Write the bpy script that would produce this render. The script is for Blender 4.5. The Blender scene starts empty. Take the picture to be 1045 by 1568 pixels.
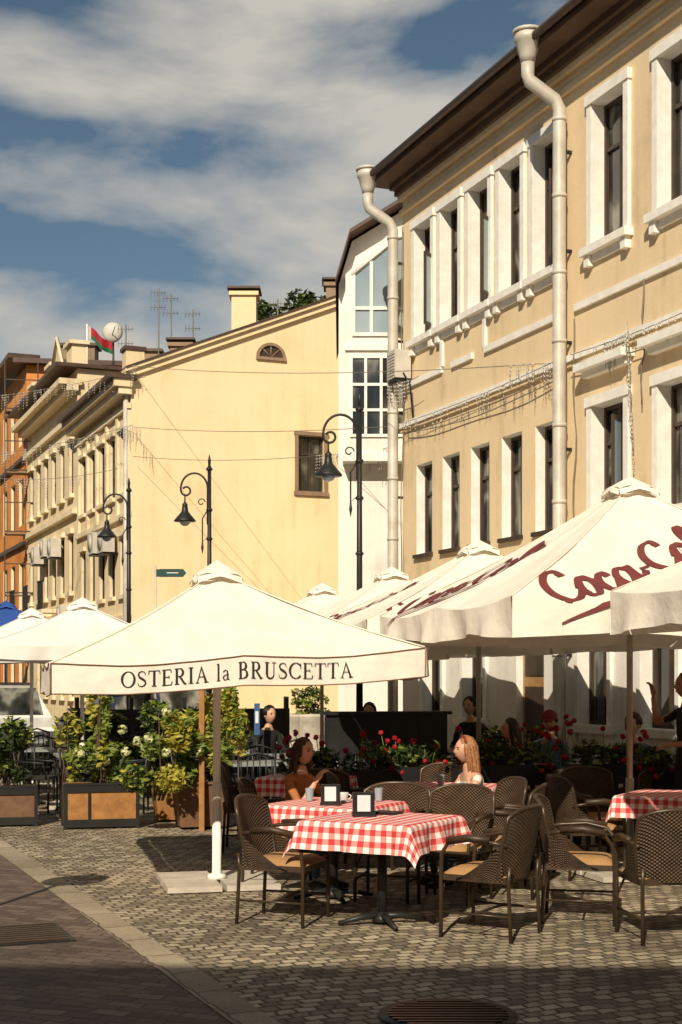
import bpy, math, random
from mathutils import Vector, Matrix, noise
random.seed(7)
scene=bpy.context.scene
COL=scene.collection
# ------------------------------------------------------------------ materials
MATS={}
def pm(name,c1,c2=None,scale=4,rough=.65,bump=0.0,bscale=60,metal=0,spec=.4,transl=0,contrast=(.35,.65),bdist=.01):
    if name in MATS: return MATS[name]
    m=bpy.data.materials.new(name); m.use_nodes=True; nt=m.node_tree; N=nt.nodes; L=nt.links
    b=N['Principled BSDF']; out=N['Material Output']
    b.inputs['Roughness'].default_value=rough; b.inputs['Metallic'].default_value=metal
    b.inputs['Specular IOR Level'].default_value=spec
    tc=N.new('ShaderNodeTexCoord')
    if c2 is None: c2=tuple(x*.85 for x in c1)
    nz=N.new('ShaderNodeTexNoise'); nz.inputs['Scale'].default_value=scale; nz.inputs['Detail'].default_value=6; nz.inputs['Roughness'].default_value=.65
    L.new(tc.outputs['Object'],nz.inputs['Vector'])
    r=N.new('ShaderNodeValToRGB'); r.color_ramp.elements[0].position=contrast[0]; r.color_ramp.elements[1].position=contrast[1]
    r.color_ramp.elements[0].color=(*c2,1); r.color_ramp.elements[1].color=(*c1,1)
    L.new(nz.outputs['Fac'],r.inputs['Fac']); L.new(r.outputs['Color'],b.inputs['Base Color'])
    if bump>0:
        n2=N.new('ShaderNodeTexNoise'); n2.inputs['Scale'].default_value=bscale; n2.inputs['Detail'].default_value=4
        L.new(tc.outputs['Object'],n2.inputs['Vector'])
        bp=N.new('ShaderNodeBump'); bp.inputs['Strength'].default_value=bump; bp.inputs['Distance'].default_value=bdist
        L.new(n2.outputs['Fac'],bp.inputs['Height']); L.new(bp.outputs['Normal'],b.inputs['Normal'])
    if transl>0:
        t=N.new('ShaderNodeBsdfTranslucent'); L.new(r.outputs['Color'],t.inputs['Color'])
        mx=N.new('ShaderNodeMixShader'); mx.inputs['Fac'].default_value=transl
        L.new(b.outputs[0],mx.inputs[1]); L.new(t.outputs[0],mx.inputs[2]); L.new(mx.outputs[0],out.inputs['Surface'])
    MATS[name]=m; return m
def nodes_of(name,rough=.6):
    m=bpy.data.materials.new(name); m.use_nodes=True
    b=m.node_tree.nodes['Principled BSDF']; b.inputs['Roughness'].default_value=rough
    return m,m.node_tree.nodes,m.node_tree.links,b
def mathn(N,L,op,a,b=None,c=None):
    n=N.new('ShaderNodeMath'); n.operation=op
    for i,x in enumerate((a,b,c)):
        if x is None: continue
        if isinstance(x,(int,float)): n.inputs[i].default_value=x
        else: L.new(x,n.inputs[i])
    return n.outputs[0]
def ramp(N,L,fac,stops):
    r=N.new('ShaderNodeValToRGB'); e=r.color_ramp.elements
    while len(e)<len(stops): e.new(.5)
    for i,(p,c) in enumerate(stops): e[i].position=p; e[i].color=(*c,1)
    L.new(fac,r.inputs['Fac']); return r.outputs['Color']
def paver(name,cols,bw,rh,mortar,rotdeg,mcol,bump=.6,offset=.5):
    m,N,L,b=nodes_of(name,.75)
    tc=N.new('ShaderNodeTexCoord'); mp=N.new('ShaderNodeMapping'); mp.inputs['Rotation'].default_value=(0,0,math.radians(rotdeg))
    L.new(tc.outputs['Object'],mp.inputs['Vector'])
    nz=N.new('ShaderNodeTexNoise'); nz.inputs['Scale'].default_value=2.2; nz.inputs['Detail'].default_value=4
    L.new(mp.outputs[0],nz.inputs['Vector'])
    mx=N.new('ShaderNodeVectorMath'); mx.operation='MULTIPLY_ADD'; mx.inputs[1].default_value=(.16,.16,0)
    L.new(nz.outputs['Color'],mx.inputs[0]); L.new(mp.outputs[0],mx.inputs[2])
    br=N.new('ShaderNodeTexBrick'); br.inputs['Scale'].default_value=1; br.inputs['Brick Width'].default_value=bw; br.inputs['Row Height'].default_value=rh
    br.inputs['Mortar Size'].default_value=mortar; br.inputs['Mortar Smooth'].default_value=.6; br.offset=offset; br.inputs['Bias'].default_value=-.1
    br.inputs['Color1'].default_value=(0,0,0,1); br.inputs['Color2'].default_value=(1,1,1,1); br.inputs['Mortar'].default_value=(.5,.5,.5,1)
    L.new(mx.outputs[0],br.inputs['Vector'])
    c=ramp(N,L,br.outputs['Color'],[(0,cols[0]),(.35,cols[1]),(.7,cols[2]),(1,cols[3])])
    n2=N.new('ShaderNodeTexNoise'); n2.inputs['Scale'].default_value=.8; n2.inputs['Detail'].default_value=8; L.new(tc.outputs['Object'],n2.inputs['Vector'])
    n3=N.new('ShaderNodeTexNoise'); n3.inputs['Scale'].default_value=45; n3.inputs['Detail'].default_value=5; L.new(tc.outputs['Object'],n3.inputs['Vector'])
    v=mathn(N,L,'MULTIPLY_ADD',n2.outputs['Fac'],1.2,.3); v=mathn(N,L,'MULTIPLY',v,mathn(N,L,'MULTIPLY_ADD',n3.outputs['Fac'],.9,.6))
    mixm=N.new('ShaderNodeMix'); mixm.data_type='RGBA'; L.new(br.outputs['Fac'],mixm.inputs[0]); L.new(c,mixm.inputs[6]); mixm.inputs[7].default_value=(*mcol,1)
    sc=N.new('ShaderNodeVectorMath'); sc.operation='SCALE'; L.new(mixm.outputs[2],sc.inputs[0]); L.new(v,sc.inputs['Scale'])
    L.new(sc.outputs[0],b.inputs['Base Color'])
    h=mathn(N,L,'SUBTRACT',mathn(N,L,'MULTIPLY',n3.outputs['Fac'],.5),br.outputs['Fac'])
    bp=N.new('ShaderNodeBump'); bp.inputs['Strength'].default_value=bump; bp.inputs['Distance'].default_value=.015
    L.new(h,bp.inputs['Height']); L.new(bp.outputs[0],b.inputs['Normal'])
    MATS[name]=m; return m
COBBLE=paver('cobblestone',[(.19,.15,.10),(.33,.265,.18),(.45,.37,.255),(.58,.49,.345)],.115,.092,.012,-24,(.10,.08,.05),1.0)
REDPAVE=paver('brown_pavers',[(.10,.065,.05),(.14,.095,.07),(.17,.12,.09),(.21,.155,.115)],.2,.1,.008,22,(.05,.038,.03),.5)
CURBST=paver('border_stone',[(.28,.225,.155),(.34,.28,.195),(.39,.32,.225),(.44,.37,.26)],.55,.4,.01,67,(.12,.09,.06),.5)
def plaster(name,c1,c2,c3):
    m,N,L,b=nodes_of(name,.85)
    tc=N.new('ShaderNodeTexCoord')
    n1=N.new('ShaderNodeTexNoise'); n1.inputs['Scale'].default_value=.7; n1.inputs['Detail'].default_value=10; n1.inputs['Roughness'].default_value=.7; L.new(tc.outputs['Object'],n1.inputs['Vector'])
    mp=N.new('ShaderNodeMapping'); mp.inputs['Scale'].default_value=(5,5,.35); L.new(tc.outputs['Object'],mp.inputs[0])
    n2=N.new('ShaderNodeTexNoise'); n2.inputs['Scale'].default_value=1.2; n2.inputs['Detail'].default_value=6; L.new(mp.outputs[0],n2.inputs['Vector'])
    f=mathn(N,L,'ADD',mathn(N,L,'MULTIPLY',n1.outputs['Fac'],.65),mathn(N,L,'MULTIPLY',n2.outputs['Fac'],.35))
    c=ramp(N,L,f,[(.36,c3),(.46,c2),(.56,c1)])
    L.new(c,b.inputs['Base Color'])
    n3=N.new('ShaderNodeTexNoise'); n3.inputs['Scale'].default_value=30; n3.inputs['Detail'].default_value=6; L.new(tc.outputs['Object'],n3.inputs['Vector'])
    bp=N.new('ShaderNodeBump'); bp.inputs['Strength'].default_value=.3; bp.inputs['Distance'].default_value=.012; L.new(n3.outputs['Fac'],bp.inputs['Height']); L.new(bp.outputs[0],b.inputs['Normal'])
    MATS[name]=m; return m
P_TAN=plaster('tan_plaster',(.80,.625,.39),(.76,.585,.36),(.60,.455,.275))
P_YEL=plaster('yellow_plaster',(.87,.69,.42),(.84,.655,.385),(.74,.565,.31))
P_CREAM=plaster('cream_plaster',(.82,.67,.42),(.75,.60,.36),(.54,.43,.25))
P_WHITE=plaster('white_plaster',(.84,.80,.73),(.78,.74,.67),(.64,.6,.54))
P_ORANGE=plaster('orange_brick',(.70,.28,.06),(.6,.22,.045),(.45,.16,.035))
P_BROWN=plaster('brown_plaster',(.33,.22,.14),(.27,.18,.11),(.2,.13,.09))
TRIM=pm('white_trim',(.93,.90,.83),(.80,.76,.68),scale=6,rough=.6,bump=.1)
TRIM2=pm('cream_trim',(.88,.74,.5),(.72,.6,.39),scale=3,rough=.7,bump=.1)
ROOFB=pm('brown_metal_roof',(.11,.06,.04),(.07,.04,.028),rough=.5,bump=.1)
SOFFIT=pm('brown_soffit',(.13,.075,.045),(.09,.05,.032),scale=3,rough=.75,bump=.15,bscale=12)
GUTTER=pm('gutter_grey',(.64,.59,.51),(.46,.42,.35),scale=2.5,rough=.5,metal=.1)
SASH=pm('dark_sash',(.07,.045,.03),(.04,.03,.02),rough=.5)
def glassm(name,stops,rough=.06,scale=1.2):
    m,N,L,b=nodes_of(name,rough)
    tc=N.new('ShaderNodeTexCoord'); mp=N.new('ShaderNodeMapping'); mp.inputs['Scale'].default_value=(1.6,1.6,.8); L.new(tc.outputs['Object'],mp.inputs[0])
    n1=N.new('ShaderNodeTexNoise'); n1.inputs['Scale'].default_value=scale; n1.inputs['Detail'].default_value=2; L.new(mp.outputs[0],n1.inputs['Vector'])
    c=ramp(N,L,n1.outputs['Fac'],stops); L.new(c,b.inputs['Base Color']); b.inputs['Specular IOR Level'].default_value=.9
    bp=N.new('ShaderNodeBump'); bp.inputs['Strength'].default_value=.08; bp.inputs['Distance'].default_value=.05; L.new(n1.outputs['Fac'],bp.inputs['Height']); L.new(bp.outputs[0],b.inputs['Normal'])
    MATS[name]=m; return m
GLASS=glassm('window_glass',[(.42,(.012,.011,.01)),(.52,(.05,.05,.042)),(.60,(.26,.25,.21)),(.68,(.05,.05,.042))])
GLASSB=glassm('painted_sky_reflection_glass',[(.4,(.25,.33,.38)),(.7,(.45,.5,.52))],.1,.5)  # sky reflection painted into the base colour as pale blue
CANVAS=pm('cream_canvas',(.95,.89,.78),(.88,.81,.69),scale=2.5,rough=.85,bump=.4,bscale=5,bdist=.05,transl=.08,spec=.1)
CANVAS2=pm('white_canvas',(.93,.9,.84),(.86,.82,.76),scale=2.5,rough=.85,bump=.2,bscale=5,bdist=.04,transl=.08,spec=.1)
PIPING=pm('brown_piping',(.22,.13,.07),rough=.8)
INK=pm('valance_lettering',(.03,.025,.02),rough=.8); REDINK=pm('dark_red_lettering',(.20,.045,.04),(.15,.03,.03),rough=.8)
WHITEM=pm('white_metal',(.92,.88,.8),(.82,.78,.7),rough=.4); POLE2=pm('aluminium_pole',(.45,.4,.33),(.36,.32,.26),rough=.4,metal=.2)
BLACKM=pm('black_iron',(.022,.022,.02),(.013,.013,.013),rough=.45); BRONZE=pm('bronze_tube',(.085,.055,.035),(.05,.033,.02),rough=.35,metal=.3)
CUSH=pm('tan_cushion',(.45,.25,.10),(.36,.2,.08),rough=.85,bump=.2)
WOODR=pm('planter_wood',(.42,.2,.06),(.27,.12,.035),scale=9,rough=.55,bump=.2); CORTEN=pm('corten',(.2,.105,.055),(.13,.065,.035),scale=6,rough=.7,bump=.2)
CONC=pm('concrete_slab',(.6,.54,.45),(.45,.4,.33),scale=8,rough=.9,bump=.3)
LEAF1=pm('leaf_light',(.26,.32,.06),(.17,.23,.035),scale=9,rough=.5,transl=.3); LEAF2=pm('leaf_dark',(.04,.065,.016),(.022,.04,.01),scale=9,rough=.5,transl=.2); LEAF3=pm('leaf_yellow',(.55,.48,.08),(.38,.36,.05),scale=9,rough=.5,transl=.3)
REDF=pm('geranium_red',(.5,.012,.02),(.32,.006,.01),scale=30,rough=.6,transl=.2); WHF=pm('hydrangea_white',(.75,.76,.42),(.6,.62,.3),scale=30,rough=.6,transl=.2)
BARK=pm('bark',(.12,.08,.05),(.07,.05,.03),scale=12,rough=.9,bump=.5)
SKIN=pm('skin',(.62,.36,.24),(.56,.31,.2),scale=20,rough=.5); BULB=pm('string_light_bulb',(.8,.76,.66),rough=.3); WIRE=pm('wire',(.2,.18,.15),rough=.6)
PLASTIC=pm('dark_plastic',(.02,.02,.021),rough=.35); SCREEN=pm('white_panel',(.75,.78,.8),(.68,.7,.72),rough=.3); CERAMIC=pm('ceramic',(.8,.78,.74),rough=.2)
AC=pm('ac_white',(.62,.58,.5),(.5,.46,.4),rough=.5)
def gingham():
    m,N,L,b=nodes_of('red_gingham',.85); uv=N.new('ShaderNodeUVMap'); sp=N.new('ShaderNodeSeparateXYZ'); L.new(uv.outputs[0],sp.inputs[0])
    s=[]
    for k in (0,1):
        f=mathn(N,L,'FRACT',mathn(N,L,'MULTIPLY',sp.outputs[k],12.5)); s.append(mathn(N,L,'GREATER_THAN',f,.5))
    t=mathn(N,L,'MULTIPLY',mathn(N,L,'ADD',s[0],s[1]),.5)
    r=N.new('ShaderNodeValToRGB'); r.color_ramp.interpolation='CONSTANT'; e=r.color_ramp.elements; e.new(.7); e[0].position=0; e[0].color=(.88,.82,.76,1); e[1].position=.25; e[1].color=(.8,.27,.24,1); e[2].position=.75; e[2].color=(.6,.04,.045,1)
    L.new(t,r.inputs[0]); L.new(r.outputs[0],b.inputs['Base Color'])
    tc=N.new('ShaderNodeTexCoord'); n2=N.new('ShaderNodeTexNoise'); n2.inputs['Scale'].default_value=9; L.new(tc.outputs['Object'],n2.inputs['Vector'])
    bp=N.new('ShaderNodeBump'); bp.inputs['Strength'].default_value=.5; bp.inputs['Distance'].default_value=.03; L.new(n2.outputs['Fac'],bp.inputs['Height']); L.new(bp.outputs[0],b.inputs['Normal'])
    return m
GING=gingham()
def wicker():
    m,N,L,b=nodes_of('brown_wicker',.5); uv=N.new('ShaderNodeUVMap'); sp=N.new('ShaderNodeSeparateXYZ'); L.new(uv.outputs[0],sp.inputs[0])
    x=mathn(N,L,'SINE',mathn(N,L,'MULTIPLY',sp.outputs[0],200)); y=mathn(N,L,'SINE',mathn(N,L,'MULTIPLY',sp.outputs[1],260))
    h=mathn(N,L,'MULTIPLY',x,y)
    tc=N.new('ShaderNodeTexCoord'); n2=N.new('ShaderNodeTexNoise'); n2.inputs['Scale'].default_value=14; L.new(tc.outputs['Object'],n2.inputs['Vector'])
    hf=mathn(N,L,'ADD',mathn(N,L,'MULTIPLY_ADD',h,.42,.28),mathn(N,L,'MULTIPLY',n2.outputs['Fac'],.4))
    c=ramp(N,L,hf,[(.2,(.006,.004,.002)),(.55,(.06,.033,.016)),(.9,(.22,.125,.06))])
    L.new(c,b.inputs['Base Color']); bp=N.new('ShaderNodeBump'); bp.inputs['Strength'].default_value=1; bp.inputs['Distance'].default_value=.006
    L.new(h,bp.inputs['Height']); L.new(bp.outputs[0],b.inputs['Normal']); return m
WICK=wicker()
# ------------------------------------------------------------------ mesh builder
class MB:
    def __init__(s): s.v=[]; s.f=[]; s.m=[]; s.sm=[]; s.uv=[]; s.mats=[]
    def mi(s,mat):
        if mat not in s.mats: s.mats.append(mat)
        return s.mats.index(mat)
    def add(s,vs,fs,mat,uvs=None,smooth=False):
        o=len(s.v); s.v+= [tuple(p) for p in vs]; k=s.mi(mat)
        for f in fs:
            s.f.append([o+i for i in f]); s.m.append(k); s.sm.append(smooth)
            s.uv.append([uvs[i] for i in f] if uvs else [(0,0)]*len(f))
    def quad(s,a,b,c,d,mat): s.add([a,b,c,d],[(0,1,2,3)],mat)
    def hexa(s,c,mat): s.add(c,[(0,3,2,1),(4,5,6,7),(0,1,5,4),(1,2,6,5),(2,3,7,6),(3,0,4,7)],mat)
    def box(s,x0,x1,y0,y1,z0,z1,mat,M=None):
        c=[Vector(p) for p in ((x0,y0,z0),(x1,y0,z0),(x1,y1,z0),(x0,y1,z0),(x0,y0,z1),(x1,y0,z1),(x1,y1,z1),(x0,y1,z1))]
        if M is not None: c=[M@p for p in c]
        s.hexa(c,mat)
    def grid(s,fn,nu,nv,mat,uvf=None,smooth=True):
        vs=[];uv=[]
        for j in range(nv+1):
            for i in range(nu+1):
                u=i/nu;v=j/nv; vs.append(fn(u,v)); uv.append(uvf(u,v) if uvf else (u,v))
        fs=[(j*(nu+1)+i,j*(nu+1)+i+1,(j+1)*(nu+1)+i+1,(j+1)*(nu+1)+i) for j in range(nv) for i in range(nu)]
        s.add(vs,fs,mat,uv,smooth)
    def tube(s,path,r,mat,n=8,M=None,flat=1.0,caps=True):
        P=[Vector(p) for p in path]
        if M is not None: P=[M@p for p in P]
        rr=r if isinstance(r,(list,tuple)) else [r]*len(P)
        vs=[];prev=None
        for i,p in enumerate(P):
            d=(P[min(i+1,len(P)-1)]-P[max(i-1,0)]); d=d.normalized() if d.length>1e-9 else Vector((0,0,1))
            if prev is None:
                a=Vector((0,0,1)) if abs(d.z)<.9 else Vector((1,0,0)); x=d.cross(a).normalized()
            else:
                x=(prev-d*prev.dot(d)); x=x.normalized() if x.length>1e-6 else d.orthogonal().normalized()
            prev=x; y=d.cross(x)
            for k in range(n):
                t=2*math.pi*k/n; vs.append(p+x*math.cos(t)*rr[i]+y*math.sin(t)*rr[i]*flat)
        fs=[(i*n+k,i*n+(k+1)%n,(i+1)*n+(k+1)%n,(i+1)*n+k) for i in range(len(P)-1) for k in range(n)]
        if caps: fs+=[tuple(range(n-1,-1,-1)),tuple((len(P)-1)*n+k for k in range(n))]
        s.add(vs,fs,mat,None,True)
    def ell(s,c,rad,mat,M=None,nu=14,nv=9,keep=None,defo=None):
        vs=[]
        for j in range(nv+1):
            ph=math.pi*j/nv-math.pi/2
            for i in range(nu):
                t=2*math.pi*i/nu; vs.append(Vector((math.cos(t)*math.cos(ph),math.sin(t)*math.cos(ph),math.sin(ph))))
        fs=[]
        for j in range(nv):
            for i in range(nu):
                f=(j*nu+i,j*nu+(i+1)%nu,(j+1)*nu+(i+1)%nu,(j+1)*nu+i)
                cc=sum((vs[k] for k in f),Vector())/4
                if keep is None or keep(cc): fs.append(f)
        out=[]
        for p in vs:
            q=Vector((p.x*rad[0],p.y*rad[1],p.z*rad[2]))
            if defo: q=defo(p,q)
            q=q+Vector(c); out.append(M@q if M is not None else q)
        s.add(out,fs,mat,None,True)
    def build(s,name,parent=None,M=None,mesh_only=False):
        me=bpy.data.meshes.new(name); me.from_pydata(s.v,[],s.f)
        for m in s.mats: me.materials.append(m)
        me.polygons.foreach_set('material_index',s.m); me.polygons.foreach_set('use_smooth',s.sm)
        u=me.uv_layers.new(name='UVMap'); flat=[]
        for f in s.uv:
            for a in f: flat+= [a[0],a[1]]
        u.data.foreach_set('uv',flat); me.update()
        if mesh_only: return me
        return place(name,me,parent,M)
def place(name,me,parent=None,M=None):
    o=bpy.data.objects.new(name,me); COL.objects.link(o)
    if parent: o.parent=parent
    if M is not None: o.matrix_world=M
    return o
def empty(name,loc=(0,0,0)):
    e=bpy.data.objects.new(name,None); e.empty_display_size=.3; COL.objects.link(e); return e
def XF(x,y,z=0,fx=0,fy=1,sc=1):
    "matrix whose +Y points along (fx,fy)"
    f=Vector((fx,fy,0)).normalized(); r=Vector((f.y,-f.x,0))
    return Matrix(((r.x*sc,f.x*sc,0,x),(r.y*sc,f.y*sc,0,y),(0,0,sc,z),(0,0,0,1)))
class Fr:
    def __init__(s,o,t,n): s.o=Vector((*o,0)); s.t=Vector((*t,0)).normalized(); s.n=Vector((*n,0)).normalized()
    def P(s,a,o,z): return s.o+s.t*a+s.n*o+Vector((0,0,z))
    def box(s,mb,a0,a1,o0,o1,z0,z1,mat):
        mb.hexa([s.P(a0,o0,z0),s.P(a1,o0,z0),s.P(a1,o1,z0),s.P(a0,o1,z0),s.P(a0,o0,z1),s.P(a1,o0,z1),s.P(a1,o1,z1),s.P(a0,o1,z1)],mat)
def facade(mw,mg,F,s0,s1,z0,z1,ops,wall,jamb=None,depth=.16,sash=None,glass=None,sw=.045,cols=2,transom=.68):
    jamb=jamb or wall; sash=sash or SASH; glass=glass or GLASS
    S=sorted({s0,s1,*[o[0] for o in ops],*[o[1] for o in ops]}); Z=sorted({z0,z1,*[o[2] for o in ops],*[o[3] for o in ops]})
    for i in range(len(S)-1):
        for j in range(len(Z)-1):
            cs=(S[i]+S[i+1])/2; cz=(Z[j]+Z[j+1])/2
            if any(o[0]<cs<o[1] and o[2]<cz<o[3] for o in ops): continue
            mw.quad(F.P(S[i],0,Z[j]),F.P(S[i+1],0,Z[j]),F.P(S[i+1],0,Z[j+1]),F.P(S[i],0,Z[j+1]),wall)
    for (a,b,c,d) in ops:
        D=-depth
        mw.quad(F.P(a,0,c),F.P(a,D,c),F.P(a,D,d),F.P(a,0,d),jamb); mw.quad(F.P(b,0,c),F.P(b,D,c),F.P(b,D,d),F.P(b,0,d),jamb)
        mw.quad(F.P(a,0,c),F.P(b,0,c),F.P(b,D,c),F.P(a,D,c),jamb); mw.quad(F.P(a,0,d),F.P(b,0,d),F.P(b,D,d),F.P(a,D,d),jamb)
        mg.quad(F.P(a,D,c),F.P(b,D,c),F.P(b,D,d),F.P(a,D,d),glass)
        e0,e1=D+.004,D+.05
        F.box(mg,a+.001,a+sw,e0,e1,c+.001,d-.001,sash); F.box(mg,b-sw,b-.001,e0,e1,c+.001,d-.001,sash)
        F.box(mg,a+sw,b-sw,e0,e1,c+.001,c+sw,sash); F.box(mg,a+sw,b-sw,e0,e1,d-sw,d-.001,sash)
        for k in range(1,cols):
            x=a+(b-a)*k/cols; F.box(mg,x-sw*.45,x+sw*.45,e0,e1-.006,c+sw,d-sw,sash)
        if transom:
            zt=c+(d-c)*transom; F.box(mg,a+sw,b-sw,e0,e1-.012,zt-sw*.5,zt+sw*.5,sash)
# ------------------------------------------------------------------ ground
g=MB(); g.quad((-300,-120,0),(300,-120,0),(300,500,0),(-300,500,0),COBBLE); g.build('ground')
A=Vector((-3.32,13.85,0)); B=Vector((-1.40,9.2,0)); d=(B-A).normalized(); nrm=Vector((d.y,-d.x,0))*-1
if nrm.x>0: nrm=-nrm
A2=A-d*40; B2=B+d*9
w=MB(); z=Vector((0,0,.004)); w.quad(A2+z,B2+z,B2+nrm*4+z,A2+nrm*4+z,REDPAVE); w.build('pavement')
w=MB(); z=Vector((0,0,.008)); w.quad(A2+z-nrm*.22,B2+z-nrm*.22,B2+z,A2+z,CURBST); w.build('border_stones')
w=MB(); w.tube([(.55,7.3,.002),(.55,7.3,.012)],.36,BLACKM,n=28)
for i in range(-5,6):
    hw=math.sqrt(max(.01,.31**2-(i*.055)**2)); w.box(.55-hw,.55+hw,7.3+i*.055-.012,7.3+i*.055+.012,.012,.02,BRONZE)
w.build('manhole_cover')
w=MB(); M=XF(-2.15,9.55,0,d.x,d.y); w.box(-.3,.3,-.35,.35,.006,.014,BLACKM,M)
for i in range(9): w.box(-.27,.27,-.32+i*.075,-.29+i*.075,.014,.024,BRONZE,M)
w.build('drain_grate')
# ------------------------------------------------------------------ near tan building
nb=empty('tan_townhouse')
F=Fr((1.03,23.7),(.368,-.930),(-.930,-.368))
mw=MB(); mg=MB(); mt=MB()
SE=21.0
up=[(.55+i*.98,.55+i*.98+.62,7.22,9.04) for i in range(5)]+[(5.98+i*1.47,5.98+i*1.47+.74,7.22,9.04) for i in range(10)]
lo=[(.55+i*.98,.55+i*.98+.6,3.72,5.18) for i in range(5)]+[(5.98+i*1.47,5.98+i*1.47+.74,3.72,5.18) for i in range(10)]
gr=[(.86,1.54,1.12,2.6),(2.3,2.98,1.12,2.6),(5.65,6.35,1.12,2.6),(7.09,7.8,1.12,2.6)]+[(8.6+i*1.47,9.3+i*1.47,1.12,2.6) for i in range(8)]
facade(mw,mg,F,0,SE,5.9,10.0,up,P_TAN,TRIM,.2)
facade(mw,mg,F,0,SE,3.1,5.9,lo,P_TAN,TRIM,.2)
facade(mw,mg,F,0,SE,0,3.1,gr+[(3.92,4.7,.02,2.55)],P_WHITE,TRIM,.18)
Rr=9
for a in (0,SE):
    mw.quad(F.P(a,0,0),F.P(a,-Rr,0),F.P(a,-Rr,10),F.P(a,0,10),P_TAN)
mw.quad(F.P(0,-Rr,0),F.P(SE,-Rr,0),F.P(SE,-Rr,10),F.P(0,-Rr,10),P_TAN)
def casing(s0,s1,z0,z1,crown=False,tw=.11):
    F.box(mt,s0-tw,s0-.002,.001,.05,z0,z1,TRIM); F.box(mt,s1+.002,s1+tw,.001,.05,z0,z1,TRIM)
    F.box(mt,s0-tw-.02,s1+tw+.02,.001,.07,z1+.002,z1+.13,TRIM)
    F.box(mt,s0-tw-.05,s1+tw+.05,.001,.13,z0-.10,z0-.002,TRIM)
    F.box(mt,s0-tw,s0,.001,.09,z0-.24,z0-.102,TRIM); F.box(mt,s1,s1+tw,.001,.09,z0-.24,z0-.102,TRIM)
    F.box(mt,s0+.02,s1-.02,.001,.04,z0-.2,z0-.102,TRIM)
    if crown:
        F.box(mt,s0-tw-.02,s1+tw+.02,.001,.10,z1+.38,z1+.46,TRIM); F.box(mt,s0-tw-.08,s1+tw+.08,.001,.2,z1+.462,z1+.56,TRIM)
for o in up: casing(o[0],o[1],o[2],o[3])
for o in lo[5:]: casing(o[0],o[1],o[2],o[3],True)
for o in lo[:5]: F.box(mt,o[0]-.03,o[1]+.03,.001,.06,o[2]-.06,o[2]-.001,SASH)
for o in gr: casing(o[0],o[1],o[2],o[3],tw=.08)
F.box(mt,-.02,SE,.001,.07,5.86,5.95,TRIM); F.box(mt,-.02,SE,.001,.04,5.80,5.858,P_TAN)
for a,b in [(0.1,1.55),(1.9,2.6),(3.0,5.2),(5.55,SE)]:
    F.box(mt,a,b,.001,.045,6.5,6.59,TRIM)
for a in (1.55,3.0): F.box(mt,a-.04,a+.04,.001,.043,6.592,7.0,TRIM)
F.box(mt,-.02,SE,.001,.05,3.06,3.16,TRIM)
F.box(mt,-.02,SE,.001,.06,9.42,9.5,P_TAN); F.box(mt,-.04,SE,.001,.08,9.66,9.74,P_TAN); F.box(mt,-.06,SE,.001,.13,9.742,9.84,SOFFIT); F.box(mt,-.1,SE,.001,.2,9.842,9.933,SOFFIT)
me_=MB()
F.box(me_,-.28,SE,-.3,.50,9.935,10.02,SOFFIT)
me_.hexa([F.P(-.32,.56,10.022),F.P(SE,.56,10.022),F.P(SE,-4.6,12.2),F.P(-.32,-4.6,12.2),F.P(-.32,.56,10.08),F.P(SE,.56,10.08),F.P(SE,-4.6,12.28),F.P(-.32,-4.6,12.28)],ROOFB)
me_.hexa([F.P(-.32,-9.6,10.022),F.P(SE,-9.6,10.022),F.P(SE,-4.6,12.2),F.P(-.32,-4.6,12.2),F.P(-.32,-9.6,10.08),F.P(SE,-9.6,10.08),F.P(SE,-4.6,12.28),F.P(-.32,-4.6,12.28)],ROOFB)
me_.add([F.P(-.01,-.0,10),F.P(-.01,-9,10),F.P(-.01,-4.6,12.15)],[(0,1,2)],P_TAN)
me_.tube([F.P(-.3,.57,10.05),F.P(SE,.57,10.05)],.055,ROOFB,n=8)
a=0
while a<SE: F.box(me_,a,a+.03,.4,.43,10.12,10.2,BLACKM); a+=1.3
mw.build('walls',nb); mg.build('windows',nb); mt.build('trim',nb); me_.build('roof',nb)
for a in (.0,5.42,13.0):
    m=MB(); sgn=-.12
    top=F.P(a+sgn,.58,10.03)
    m.tube([top+Vector((0,0,.10)),top+Vector((0,0,.0)),top+Vector((0,0,-.02)),top+Vector((0,0,-.2)),top+Vector((0,0,-.28))],[.18,.18,.16,.11,.09],GUTTER,n=16)
    m.tube([top+Vector((0,0,.10)),top+Vector((0,0,.14))],.2,GUTTER,n=16)
    pts=[F.P(a+sgn,.58,9.78),F.P(a+sgn,.58,9.6),F.P(a+sgn*.95,.56,9.52),F.P(a+sgn*.1,.24,9.28),F.P(a,.18,9.16),F.P(a,.18,8.95),F.P(a,.18,.35),F.P(a,.3,.15)]
    m.tube(pts,.088,GUTTER,n=16)
    for zz in (9.0,8.0,7.0,6.1,5.0,4.0,3.0,2.0): m.tube([F.P(a,.18,zz),F.P(a,.18,zz+.05)],.097,GUTTER,n=16)
    for zz in (8.6,7.3,6.1,4.7,3.3,2.0): F.box(m,a-.02,a+.02,.0,.1,zz,zz+.04,BLACKM)
    m.build('downspout',nb)
m=MB(); DW=pm('door_wood',(.45,.26,.1),(.32,.17,.06),scale=8,rough=.5)
F.box(m,3.94,4.68,-.14,-.10,.03,2.53,DW)
for zz in (.2,1.0,1.75): F.box(m,4.02,4.60,-.098,-.085,zz,zz+.6,SASH)
m.build('door',nb)
m=MB()
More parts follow.
